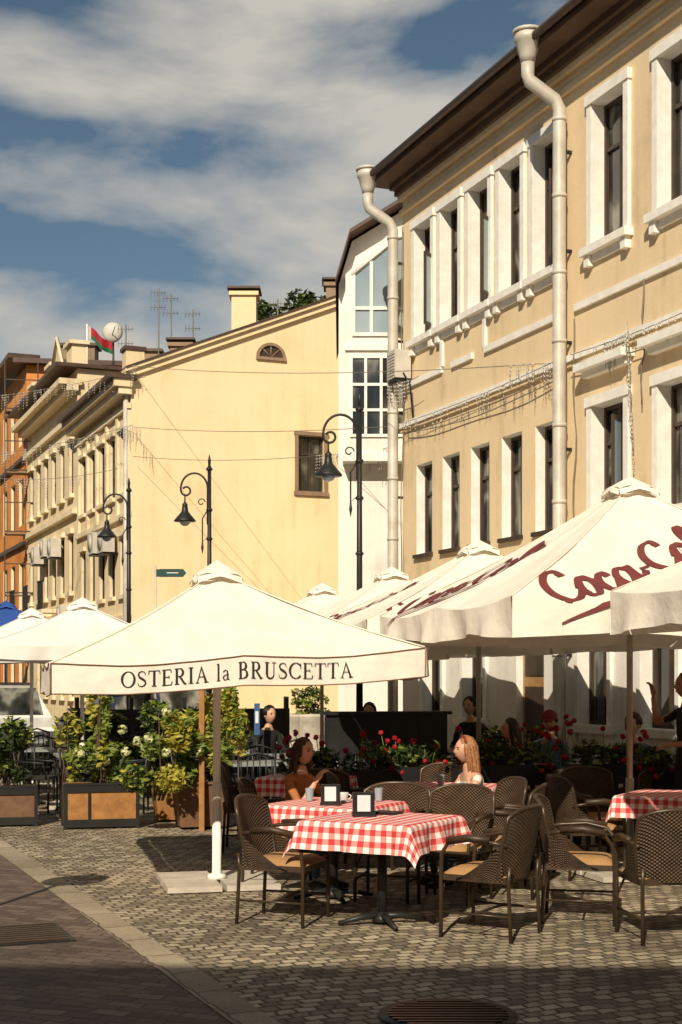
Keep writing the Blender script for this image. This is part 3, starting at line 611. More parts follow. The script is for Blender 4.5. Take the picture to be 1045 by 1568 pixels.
Umb((-3.46,19.0),1.25,TH,2.15,2.72,.18,mat=CANVAS2,pole=WHITEM,sc=.1).build('cafe_umbrella')
Umb((-4.9,22.5),1.4,TH,2.15,2.75,.18,mat=CANVAS2,pole=WHITEM,sc=.1).build('cafe_umbrella')
BLUEC=pm('blue_canvas',(.03,.09,.36),(.02,.07,.28),rough=.8)
Umb((-6.6,28),1.7,TH,2.45,3.15,.2,mat=BLUEC,pole=WHITEM,sc=.1).build('blue_umbrella')
# ------------------------------------------------------------------ tables
def table_mesh(drop=.2,size=.42,seed=0):
    m=MB(); rr=random.Random(seed); ph=rr.uniform(0,6); H=.752; ext=size+drop; n=60
    def fn(u,v):
        X=(u*2-1)*ext;Y_=(v*2-1)*ext
        cx=max(-size,min(size,X));cy=max(-size,min(size,Y_)); ex,ey=X-cx,Y_-cy
        dr=math.hypot(ex,ey)
        if dr<1e-6: return Vector((cx,cy,H+.002*math.sin(X*9+ph)*math.sin(Y_*8)))
        o=Vector((ex,ey))/dr
        if abs(ex)>1e-6 and abs(ey)>1e-6: 
            rip=.35+.1*math.sin(ph)
        else:
            q=(Y_ if abs(ex)>0 else X); rip=.18+.16*math.sin(q*17+ph)+.08*math.sin(q*31+ph*2)
        return Vector((cx+o.x*(.012+dr*rip),cy+o.y*(.012+dr*rip),H-dr*(1-.3*rip*rip)))
    m.grid(fn,n,n,GING,lambda u,v:(u*2*ext,v*2*ext))
    m.box(-size+.005,size-.005,-size+.005,size-.005,.715,.745,BRONZE)
    m.tube([(0,0,.03),(0,0,.71)],.035,BLACKM,n=12); m.tube([(0,0,.02),(0,0,.05),(0,0,.09)],[.07,.06,.036],BLACKM,n=12)
    for k in range(4):
        t=math.pi/4+k*math.pi/2; c,s_=math.cos(t),math.sin(t)
        m.tube([(0,0,.06),(c*.15,s_*.15,.055),(c*.32,s_*.32,.02)],[.026,.022,.015],BLACKM,n=8)
        m.tube([(c*.04,s_*.04,.6),(c*.3,s_*.3,.7)],.014,BLACKM,n=6)
    return m
TM=[table_mesh(.2,.42,1).build('t',mesh_only=True),table_mesh(.18,.42,5).build('t2',mesh_only=True)]
tabs=[(.29,10.02,.49,.87,0),(-.06,11.15,.49,.87,1),(.95,12.9,.3,.95,0),(2.85,12.0,.49,.87,1),(2.9,9.9,.49,.87,0),(-.3,14.2,.3,.95,1),(1.6,15,.3,.95,1)]
for x,y,fx,fy,k in tabs: place('cafe_table',TM[k],None,XF(x,y,0,fx,fy))
def chair_mesh():
    m=MB()
    def bk(off):
        def fn(u,v):
            x=(u*2-1); z_=.40+v*.47-.05*abs(x)**3.5*v+.012*(1-x*x)*v
            return Vector((x*(.235+.035*math.sin(v*2.2)),-.235-.09*v+.075*x*x+off,z_))
        return fn
    for off in (0,-.022): m.grid(bk(off),16,14,WICK,lambda u,v:(u*.52,v*.47))
    f0=bk(0)
    rim=[f0(0,j/8)+Vector((0,-.011,0)) for j in range(9)]+[f0(i/12,1)+Vector((0,-.011,0)) for i in range(1,12)]+[f0(1,1-j/8)+Vector((0,-.011,0)) for j in range(9)]
    m.tube(rim,.015,BRONZE,n=8)
    m.box(-.25,.25,-.24,.25,.385,.425,WICK)
    m.grid(lambda u,v:Vector(((u*2-1)*.24,-.22+v*.46,.425+.05*(1-abs(u*2-1)**6)*(1-abs(v*2-1)**6))),14,14,CUSH)
    for sx in (-1,1):
        m.tube([(sx*.25,.235,0),(sx*.25,.235,.4),(sx*.262,.225,.56),(sx*.275,.17,.635),(sx*.285,.02,.665),(sx*.278,-.15,.655),(sx*.26,-.25,.64)],.014,BRONZE,n=8)
        m.tube([(sx*.285,.17,.652),(sx*.295,.02,.682),(sx*.285,-.14,.672)],.023,WICK,n=8)
        m.tube([(sx*.24,-.27,0),(sx*.235,-.25,.4),(sx*.235,-.26,.5)],.014,BRONZE,n=8)
        m.tube([(sx*.25,.235,.17),(sx*.24,-.26,.17)],.009,BRONZE,n=6)
        m.tube([(sx*.25,.235,.25),(sx*.2,.235,.36),(sx*.08,.235,.39)],.009,BRONZE,n=6)
        def sd(u,v):
            y=-.22+u*.34; return Vector((sx*(.25+.025*v),y,.4+v*(.24*(1-u)**1.3)))
        m.grid(sd,8,8,WICK,lambda u,v:(u*.34,v*.24))
    m.tube([(-.25,.0,.17),(.25,.0,.17)],.009,BRONZE,n=6)
    return m.build('wicker',mesh_only=True)
CM=chair_mesh()
chairs=[(-.40,10.15,.9,-.33),(1.0,9.62,-.87,.52),(1.73,10.2,.93,-.2),(2.16,9.5,-.12,.98),(.40,11.2,-.2,-.98),(.84,11.0,-.45,-.87),
 (1.30,11.4,-.9,.25),(1.65,12.9,-.9,.1),(.2,13.0,.95,.1),(-.52,11.9,.95,-.1),(2.15,12.4,.8,.2),(3.0,13.0,-.2,-.95),(-.9,14.3,.9,0),(-.3,15.0,0,-1),(-.2,13.5,0,1),(1.0,13.8,-.2,-.9),(2.4,13.2,.3,-.9),(1.3,14.3,.2,.9),(.85,15.3,.9,.1),(2.3,15,-.9,0)]
for c in chairs: place('wicker_chair',CM,None,XF(c[0],c[1],0,c[2],c[3]))
m=MB(); GREYT=pm('grey_table_top',(.3,.33,.32),rough=.4)
m.box(-.35,.35,-.35,.35,.72,.75,GREYT)
m.tube([(0,0,0.02),(0,0,.72)],.03,BLACKM)
m.box(-.2,.2,-.2,.2,0,.02,BLACKM); FT=m.build('ft',mesh_only=True)
m=MB(); 
for sx in (-1,1):
    m.tube([(sx*.2,.2,0),(sx*.2,.2,.44)],.014,BLACKM); m.tube([(sx*.2,-.2,0),(sx*.2,-.2,.44),(sx*.2,-.26,.85)],.014,BLACKM)
    m.tube([(sx*.22,.18,.44),(sx*.25,.15,.64),(sx*.22,-.22,.66)],.012,BLACKM)
m.box(-.21,.21,-.2,.21,.43,.46,BLACKM)
for i in range(6): m.tube([(-.17+i*.068,-.2,.46),(-.17+i*.068,-.26,.84)],.008,BLACKM,n=5)
m.tube([(-.2,-.26,.84),(0,-.275,.9),(.2,-.26,.84)],.014,BLACKM); FC=m.build('fc',mesh_only=True)
for x,y in ((-1.0,16.5),(-1.4,19),(-3.3,18.2),(-4.3,19.5),(-3.0,21),(-.6,18),(-4.9,22),(.3,17.5)):
    place('terrace_table',FT,None,XF(x,y,0,-.3,1))
    for dx,dy in ((.6,0),(-.6,.05),(0,.62),(.05,-.6)): place('metal_chair',FC,None,XF(x+dx,y+dy,0,-dx,-dy))
# ------------------------------------------------------------------ table things
def disp(x,y,fx,fy,sc=1):
    m=MB(); M=XF(x,y,.756,fx,fy,sc)
    m.box(-.075,.075,-.055,.055,0,.02,PLASTIC,M); m.box(-.07,.07,-.03,.03,.02,.15,PLASTIC,M)
    m.box(-.042,.042,-.036,-.031,.03,.135,SCREEN,M)
    m.box(-.042,.042,.031,.036,.03,.135,SCREEN,M); m.build('napkin_dispenser')
disp(.16,10.1,-.05,1,1.1); disp(-.08,10.95,.05,1,1.05)
def cup(x,y):
    m=MB(); M=XF(x,y,.757)
    m.tube([(0,0,0),(0,0,.01),(0,0,.06),(0,0,.075)],[.025,.03,.038,.04],CERAMIC,M=M,n=14); m.tube([(0,0,.0),(0,0,.008)],[.05,.065],CERAMIC,M=M,n=16)
    m.tube([(.038,0,.06),(.06,0,.05),(.055,0,.03),(.033,0,.02)],.005,CERAMIC,M=M); m.build('coffee_cup')
cup(.02,11.2)
def shaker(x,y):
    m=MB(); M=XF(x,y,.757); m.tube([(0,0,0),(0,0,.05),(0,0,.06),(0,0,.075)],[.022,.018,.02,.012],GLASSB,M=M,n=12); m.tube([(0,0,.06),(0,0,.08)],[.021,.015],GUTTER,M=M,n=12); m.build('salt_shaker')
shaker(.12,11.0); shaker(.15,11.1)
def tumbler(x,y):
    m=MB(); M=XF(x,y,.757); m.tube([(0,0,0),(0,0,.1)],[.028,.036],GLASSB,M=M,n=14,caps=False); m.build('water_glass')
tumbler(-.25,11.3); tumbler(.3,11.3); tumbler(.9,12.8)
m=MB(); M=XF(.33,10.25,.757,.5,.8); m.box(-.1,.1,-.07,.07,0,.012,PLASTIC,M); m.box(-.09,.09,-.06,.06,.012,.016,BRONZE,M); m.build('menu_book')
# ------------------------------------------------------------------ plants
def leaves(mb,c,rad,n,size,mats,rr,shell=.5):
    c=Vector(c)
    for i in range(n):
        while 1:
            p=Vector((rr.uniform(-1,1),rr.uniform(-1,1),rr.uniform(-1,1)))
            if p.length<1 and p.length>shell*rr.random(): break
        q=c+Vector((p.x*rad[0],p.y*rad[1],p.z*rad[2]))
        if q.z<.03: continue
        a=Vector((rr.gauss(0,1),rr.gauss(0,1),rr.gauss(0,.5))).normalized(); b=a.cross(Vector((rr.gauss(0,1),rr.gauss(0,1),rr.gauss(0,1)))).normalized()
        s=size*rr.uniform(.6,1.3); mt_=mats[rr.randrange(len(mats))]
        nn=a.cross(b)*s*.15
        mb.add([q-a*s,q-a*s*.2+b*s*.45+nn,q+a*s,q-a*s*.2-b*s*.45+nn],[(0,1,2),(0,2,3)],mt_)
def clump(mb,c,r,n,size,mat,rr):
    for i in range(n):
        p=Vector((rr.gauss(0,1),rr.gauss(0,1),rr.gauss(0,1))).normalized()*r*rr.uniform(.7,1); q=Vector(c)+p
        a=p.orthogonal().normalized();b=p.cross(a).normalized(); t=rr.uniform(0,6); a,b=a*math.cos(t)+b*math.sin(t),b*math.cos(t)-a*math.sin(t)
        mb.add([q-a*size,q-b*size,q+a*size,q+b*size],[(0,1,2,3)],mat)
def planter(x,y,w_,d_,h_,mat,frame,taper=0,name='planter_box'):
    m=MB(); M=XF(x,y,0,-.24,.97)
    T=taper
    c=[(-w_/2+T,-d_/2+T,.03),(w_/2-T,-d_/2+T,.03),(w_/2-T,d_/2-T,.03),(-w_/2+T,d_/2-T,.03),(-w_/2,-d_/2,h_),(w_/2,-d_/2,h_),(w_/2,d_/2,h_),(-w_/2,d_/2,h_)]
    m.hexa([M@Vector(p) for p in c],mat)
    if frame:
        for sx in (-1,1):
            for sy in (-1,1): m.box(sx*w_/2-.02,sx*w_/2+.02,sy*d_/2-.02,sy*d_/2+.02,0,h_+.01,BLACKM,M)
        for zz in (.02,h_-.08): m.box(-w_/2+.02,w_/2-.02,-d_/2-.018,-d_/2-.002,zz,zz+.09,BLACKM,M)
        m.box(-.03-w_*.15,.0-w_*.15,-d_/2-.017,-d_/2-.002,.11,h_-.08,BLACKM,M)
    m.box(-w_/2-.01,w_/2+.01,-d_/2-.025,-d_/2+.03,h_,h_+.025,BLACKM if frame else mat,M)
    return m.build(name)
planter(-2.80,16.5,.82,.5,.5,WOODR,True); planter(-3.95,16.7,.7,.5,.45,CORTEN,True); planter(-1.62,16.4,.62,.55,.52,CORTEN,False,.05); planter(-1.98,17.2,.6,.5,.5,WOODR,False,.04)
def bush(x,y,z0,rad,n,mats,size=.05,flowers=0,fm=None,name='bush',seed=0,fr=.05):
    rr=random.Random(seed); m=MB()
    for i in range(7):
        t=rr.uniform(0,6.28); e=(x+math.cos(t)*rad[0]*.7*rr.random(),y+math.sin(t)*rad[1]*.7*rr.random(),z0+rad[2]*rr.uniform(.9,1.9))
        m.tube([(x+rr.uniform(-.1,.1),y,z0-.05),((x+e[0])/2,(y+e[1])/2,z0+rad[2]*.5),e],[.012,.009,.004],BARK,n=5)
    for i in range(16):
        t=rr.uniform(0,6.28); q=rr.random()**.5
        leaves(m,(x+math.cos(t)*rad[0]*q*.8,y+math.sin(t)*rad[1]*q*.8,z0+rad[2]*rr.uniform(.2,1.8)),(rad[0]*.34,rad[1]*.34,rad[2]*.3),n//16,size,[mats[rr.randrange(len(mats))],mats[rr.randrange(len(mats))]],rr)
    for i in range(flowers):
        t=rr.uniform(0,6.28); 
        clump(m,(x+math.cos(t)*rad[0]*rr.uniform(.5,1.05),y-abs(math.sin(t))*rad[1]*rr.uniform(.5,1.0),z0+rad[2]*rr.uniform(.4,1.9)),fr,34,fr*.35,fm,rr)
    m.build(name)
bush(-2.0,15.95,.40,(.48,.40,.52),2300,[LEAF1,LEAF1,LEAF3,LEAF3,LEAF2],.055,9,WHF,'hydrangea_bush',1,.06)
bush(-1.45,16.3,.50,(.36,.34,.55),1700,[LEAF3,LEAF1,LEAF3],.05,0,None,'climbing_shrub',2)
bush(-2.75,16.4,.45,(.42,.28,.28),900,[LEAF1,LEAF2,LEAF1],.055,3,WHF,'hydrangea_bush',3,.05)
bush(-2.78,16.3,.7,(.16,.16,.52),420,[LEAF3,LEAF1],.055,0,None,'climbing_vine',13)
bush(-3.9,16.7,.45,(.36,.28,.4),800,[LEAF2,LEAF2,LEAF1],.06,0,None,'planter_shrub',4)
bush(-3.25,16.9,.45,(.2,.2,.45),420,[LEAF3,LEAF1,LEAF2],.05,0,None,'climbing_vine',14)
bush(-3.2,20.3,.2,(.9,.5,.55),1500,[LEAF2,LEAF2,LEAF1],.08,0,None,'hedge',5)
bush(-1.7,20.0,.2,(.9,.5,.55),1500,[LEAF2,LEAF2],.08,0,None,'hedge',6)
bush(-5.0,20.5,.2,(.7,.5,.45),1200,[LEAF2,LEAF2,LEAF1],.08,0,None,'hedge',8)
bush(-.55,26,1.0,(.4,.3,.28),700,[LEAF1,LEAF2],.05,0,None,'potted_shrub',9)
m=MB(); m.box(-1.60,-1.54,16.0,16.06,0,1.7,WOODR); m.build('wooden_post')
for x in (-1.75,-.95,-.55):
    m=MB(); m.tube([(x,26,0),(x,26,.06),(x,26,.1),(x,26,.9),(x,26,1.0),(x,26,1.05)],[.25,.25,.2,.3,.36,.36],CONC,n=18); m.build('stone_planter')
def geranium(x,y,w_,seed,z=.62):
    rr=random.Random(seed); m=MB(); M=XF(x,y,0,-.24,.97)
    m.box(-w_/2,w_/2,-.13,.13,z,z+.2,PLASTIC,M)
    for sx in (-1,1):
        m.box(sx*w_/2*.9-.02,sx*w_/2*.9+.02,-.1,.1,0,z,BLACKM,M)
    nb_=int(w_*9)
    for i in range(nb_): xx=-w_*.4+i*w_*.8/(nb_-1); m.box(xx-.02,xx+.02,-.012,.012,.08,z-.01,BLACKM,M)
    m.build('flower_box')
    m=MB()
    for i in range(int(w_*10)):
        q=M@Vector((rr.uniform(-w_/2,w_/2),rr.uniform(-.12,.12),z+.22+rr.uniform(0,.14)))
        leaves(m,q,(.14,.13,.11),55,.045,[LEAF2,LEAF1,LEAF2,LEAF2],rr)
    for i in range(int(w_*22)):
        q=M@Vector((rr.uniform(-w_/2-.08,w_/2+.08),rr.uniform(-.22,.16),z+.24+rr.uniform(-.1,.34)))
        b=M@Vector((0,0,z+.2)); b=Vector((lerp(q.x,b.x,.2),lerp(q.y,b.y,.2),z+.2))
        m.tube([b,q],.004,LEAF1,n=4); clump(m,q,rr.uniform(.022,.036),24,.018,REDF,rr)
    m.build('red_geraniums')
geranium(.0,14.3,1.1,1,.6); geranium(.75,14.6,.9,2,.62); geranium(1.6,13.95,1.0,3,.68); geranium(2.75,14.2,1.0,4,.68); geranium(3.35,13.4,.9,5,.66); geranium(2.2,16.9,1,6,.7)
m=MB(); M=XF(.55,17.2,0,-.2,.97); m.box(-.75,.75,-.05,.05,0,1.28,PLASTIC,M); m.box(-.8,.8,-.09,.09,1.28,1.32,BLACKM,M)
for i in range(4): m.box(-.72+i*.37,-.41+i*.37,-.056,-.05,.1,1.2,BLACKM,M)
m.build('windbreak_screen')
for (x,y) in ((-2.6,23.6),):
    m=MB(); M=XF(x,y,0,-.3,.95); m.box(-1.8,1.8,-.04,.04,.2,1.2,PLASTIC,M)
    for i in range(5): m.box(-1.8+i*.88,-1.74+i*.88,-.06,.06,0,1.4,BLACKM,M)
    m.build('windbreak_screen')
m=MB(); BL=pm('blue_sign',(.05,.12,.26),rough=.4); m.box(-1.10,-1.03,18.0,18.04,1.0,1.4,BL); m.tube([(-1.065,18.02,0),(-1.065,18.02,1.0)],.02,BLACKM); m.box(-1.085,-1.045,17.99,17.998,1.15,1.3,SCREEN); m.build('information_sign')
# ------------------------------------------------------------------ street lamps
def lamp(x,y,H,sc=1):
    m=MB(); M=XF(x,y,0,0,1,sc)
    m.tube([(0,0,0),(0,0,.1),(0,0,.12),(0,0,.8),(0,0,.84),(0,0,.95),(0,0,1.0)],[.14,.14,.1,.08,.1,.07,.05],BLACKM,M=M,n=14)
    m.tube([(0,0,.9),(0,0,H)],[.05,.032],BLACKM,M=M,n=10)
    for zz in (2.2,3.4,H-1.25,H-.75,H-.05): m.tube([(0,0,zz-.03),(0,0,zz),(0,0,zz+.03)],[.04,.062,.04],BLACKM,M=M,n=10)
    m.tube([(0,0,H),(0,0,H+.1),(0,0,H+.2)],[.02,.028,.004],BLACKM,M=M,n=8)
    pts=[(-.03,0,H-1.0),(-.03,0,H-.4)]+[(-.26+.23*math.cos(t),0,H-.38+.26*math.sin(t)) for t in [i*math.pi/12 for i in range(0,13)]]
    pts+= [(-.40+.09*math.cos(t)*(1-i*.03),0,H-.42+.09*math.sin(t)*(1-i*.03)) for i,t in enumerate([math.pi+j*math.pi/6 for j in range(0,12)])]
    m.tube(pts,.019,BLACKM,M=M,n=6)
    m.tube([(-.14+.07*math.cos(t)*(1-j*.05),0,H-.62+.07*math.sin(t)*(1-j*.05)) for j,t in enumerate([math.pi*.0+i*.5 for i in range(13)])],.01,BLACKM,M=M,n=5)
    m.tube([(.0,0,H-1.2),(-.12,0,H-1.3),(-.12,0,H-.9),(-.03,0,H-.75)],.012,BLACKM,M=M,n=5)
    m.tube([(-.12,0,H-1.5),(-.12,0,H-1.4),(-.12,0,H-1.28)],[.004,.025,.01],BLACKM,M=M,n=6)
    lx=-.42
    m.tube([(lx,0,H-.5),(lx,0,H-.66)],.014,BLACKM,M=M,n=6)
    m.tube([(lx,0,H-.62),(lx,0,H-.66),(lx,0,H-.68),(lx,0,H-.78),(lx,0,H-.84),(lx,0,H-.93),(lx,0,H-.95)],[.02,.05,.045,.06,.11,.185,.19],BLACKM,M=M,n=18)
    m.ell((lx,0,H-.96),(.09,.09,.07),GLASSB,M=M)
    m.build('street_lamp')
lamp(.25,19.2,5.40); lamp(-2.26,24.4,5.35); lamp(-4.06,27.2,5.35)
m=MB(); GR=pm('green_sign',(.02,.07,.055),rough=.4)
m.tube([(-3.2,24.5,0),(-3.2,24.5,3.65)],.018,GUTTER); m.add([(-3.12,24.46,3.45),(-2.72,24.46,3.45),(-2.66,24.46,3.52),(-2.72,24.46,3.59),(-3.12,24.46,3.59)],[(0,1,2,3,4)],GR); m.box(-3.18,-2.74,24.465,24.48,3.455,3.585,GR); m.box(-3.0,-2.8,24.452,24.456,3.515,3.53,SCREEN)
m.build('direction_sign')
# ------------------------------------------------------------------ wires with icicle lights
def wire(a,b,sag=.25,ic=(),seed=0,dens_=22,name='string_lights',hm=.45):
    rr=random.Random(seed); a=Vector(a);b=Vector(b); m=MB()
    f=lambda t:lerp(a,b,t)-Vector((0,0,sag*4*t*(1-t)))
    m.tube([f(i/24) for i in range(25)],.006,WIRE,n=4)
    L_=(b-a).length
    for (t0,t1) in ic:
        n=int(L_*(t1-t0)*dens_)
        for i in range(n):
            p=f(rr.uniform(t0,t1)); h=rr.uniform(.08,hm); q=p-Vector((rr.uniform(-.03,.03),0,h)); m.tube([p,(p+q)/2+Vector((rr.uniform(-.02,.02),0,0)),q],.003,WIRE,n=3)
            for k in range(int(h/.07)+1):
                c=lerp(p,q,k/(h/.07+1)); s=.009; m.add([c+Vector((s,0,0)),c+Vector((0,s,0)),c+Vector((-s,0,0)),c+Vector((0,-s,0)),c+Vector((0,0,s*1.5)),c-Vector((0,0,s*1.5))],[(0,1,4),(1,2,4),(2,3,4),(3,0,4),(1,0,5),(2,1,5),(3,2,5),(0,3,5)],BULB)
    m.build(name)
wire((-4.6,31.4,8.6),F.P(5.2,.1,5.9),.15,[(.0,.02),(.93,1)],1)
wire((-4.6,31.4,7.25),F.P(.1,.1,5.9),.1,[(0,.04)],2)
wire((-4.6,31.4,6.6),(.9,25.5,5.85),.15,[(.75,1)],3,34)
wire((-12,34,8.4),(-4.6,31.4,8.5),.3,[(.4,1)],4)
wire((-12,36,7.3),(-4.6,31.4,7.3),.3,[(.3,1)],5)
wire((-8.6,31,6.2),(-4.9,31.2,6.3),.2,[(.2,.8)],7)
wire(F.P(.05,.3,6.6),F.P(1.2,.25,6.5),.05,[(0,.7)],6,40)
wire(F.P(6.4,.12,5.9),F.P(6.9,.12,5.9),.02,[(0,1)],8,50)
wire(F.P(.2,.12,5.92),F.P(5.3,.12,5.92),.05,[(.02,.98)],9,13,hm=.3)
wire(F.P(5.6,.12,5.92),F.P(9,.12,5.92),.05,[(.02,.98)],10,9,hm=.3)
wire(F.P(7.05,.2,6.0),F.P(7.1,.15,4.4),.0,[(0,1)],12,22)
def tree(x,y,H,rad,n,seed,size=.22):
    rr=random.Random(seed); m=MB(); z0=H-rad*1.2
    m.tube([(x,y,0),(x+.1,y,z0*.5),(x,y,z0)],[.35,.25,.16],BARK,n=10)
    for i in range(14):
        t=rr.uniform(0,6.28); q=rr.uniform(.3,.9)*rad; e=Vector((x+math.cos(t)*q,y+math.sin(t)*q,z0+rr.uniform(-.2,1.1)*rad))
        m.tube([(x,y,z0*.8),((x+e.x)/2,(y+e.y)/2,(z0+e.z)/2+.1),e],[.1,.06,.02],BARK,n=6)
        leaves(m,e,(rad*.38,rad*.38,rad*.28),n//14,size,[LEAF1,LEAF2,LEAF2,LEAF2],rr)
    m.build('tree')
tree(-1.6,46,14.3,1.45,2800,3,.13)
# ------------------------------------------------------------------ cars
def car(x,y,fx,fy,mat,hs=1.0,name='parked_car'):
    m=MB(); M=XF(x,y,0,fx,fy)
    prof=[(-2.1,.35),(-2.12,.75),(-1.95,.92),(-1.5,1.0),(-1.05,1.38*hs),(-.2,1.45*hs),(.55,1.36*hs),(1.15,.98),(1.95,.82),(2.12,.62),(2.1,.35)]
    n=len(prof); W_=.86
    def wd(z_): return W_ if z_<1.0 else W_-.22*(z_-1.0)/.45
    vs=[M@Vector((-wd(z_),y_,z_)) for y_,z_ in prof]+[M@Vector((wd(z_),y_,z_)) for y_,z_ in prof]
    m.add(vs,[tuple(range(n)),tuple(range(2*n-1,n-1,-1))]+[(i,(i+1)%n,n+(i+1)%n,n+i) for i in range(n)],mat)
    for sx in (-1,1):
        for (a,b) in ((-1.25,-.35),(-.28,.75)):
            m.add([M@Vector((sx*(wd(z_)+.006),y_,z_)) for y_,z_ in ((a,1.02),(b+(.12 if b>0 else 0),1.02),(b-(.15 if b>0 else 0),1.34*hs),(a+.25 if a<-1 else a,1.34*hs))],[(0,1,2,3)],GLASS)
        for yy in (-1.3,1.35):
            m.tube([(sx*.7,yy,.32),(sx*.88,yy,.32)],.32,BLACKM,M=M,n=20); m.tube([(sx*.885,yy,.32),(sx*.89,yy,.32)],.19,GUTTER,M=M,n=12)
    m.add([M@Vector(p) for p in ((-.7,1.12,1.03),(.7,1.12,1.03),(.62,.62,1.36*hs),(-.62,.62,1.36*hs))],[(0,1,2,3)],GLASS)
    m.add([M@Vector(p) for p in ((-.7,-1.5,1.03),(.7,-1.5,1.03),(.62,-1.1,1.36*hs),(-.62,-1.1,1.36*hs))],[(0,1,2,3)],GLASS)
    for sx in (-1,1): m.ell((sx*.62,2.03,.68),(.16,.08,.08),SCREEN,M=M); m.box(sx*.65-.12,sx*.65+.12,-2.125,-2.1,.7,.82,REDF,M)
    m.build(name)
CW=pm('car_white',(.78,.76,.7),rough=.25); CB=pm('car_dark_blue',(.03,.04,.08),rough=.25)
car(-6.55,27.3,.3,-.95,CW,1.12); car(-3.6,29.0,.93,.37,CB,1.2,'parked_van'); car(-11.2,43,.35,-.95,CB)
# ------------------------------------------------------------------ people
def skinmesh(verts,edges,radii,sub=2):
    me=bpy.data.meshes.new('tmp'); me.from_pydata(verts,edges,[]); o=bpy.data.objects.new('tmp',me); COL.objects.link(o)
    md=o.modifiers.new('s','SKIN'); md.use_smooth_shade=True
    for i,r in enumerate(radii):
        sv=me.skin_vertices[0].data[i]; sv.radius=(r,r) if not isinstance(r,tuple) else r; sv.use_root=(i==0)
    ss=o.modifiers.new('b','SUBSURF'); ss.levels=sub; ss.render_levels=sub
    dg=bpy.context.evaluated_depsgraph_get(); ev=o.evaluated_get(dg); m2=ev.to_mesh()
    V=[v.co.copy() for v in m2.vertices]; Fc=[tuple(p.vertices) for p in m2.polygons]
    ev.to_mesh_clear(); bpy.data.objects.remove(o); bpy.data.meshes.remove(me)
    return V,Fc
EYE=pm('eye_dark',(.03,.02,.015),rough=.3); LIP=pm('lips',(.45,.12,.1),rough=.5)
def hand(mb,w_,d,M,curl=.5,side=1,mat=SKIN):
    w_=Vector(w_); d=Vector(d).normalized(); up=Vector((0,0,1)) if abs(d.z)<.9 else Vector((0,-1,0))
    x=d.cross(up).normalized(); n=x.cross(d).normalized()
    mb.tube([w_-d*.02,w_+d*.02,w_+d*.06,w_+d*.085],[.024,.036,.04,.03],mat,M=M,n=10,flat=.5)
    for i,(o,l) in enumerate(((-.028,.062),(-.010,.072),(.010,.068),(.027,.052))):
        b=w_+d*.078+x*o; a=b+d*l*.45-n*l*.12*curl; c=a+d*l*.3-n*l*.35*curl; e=c+d*l*.12-n*l*.4*curl
        mb.tube([b-d*.02,b,a,c,e],[.008,.009,.0085,.0075,.005],mat,M=M,n=6)
    b=w_+d*.025+x*side*-.03; mb.tube([b,b+d*.025-x*side*.02,b+d*.055-x*side*.022-n*.01],[.011,.010,.006],mat,M=M,n=6)
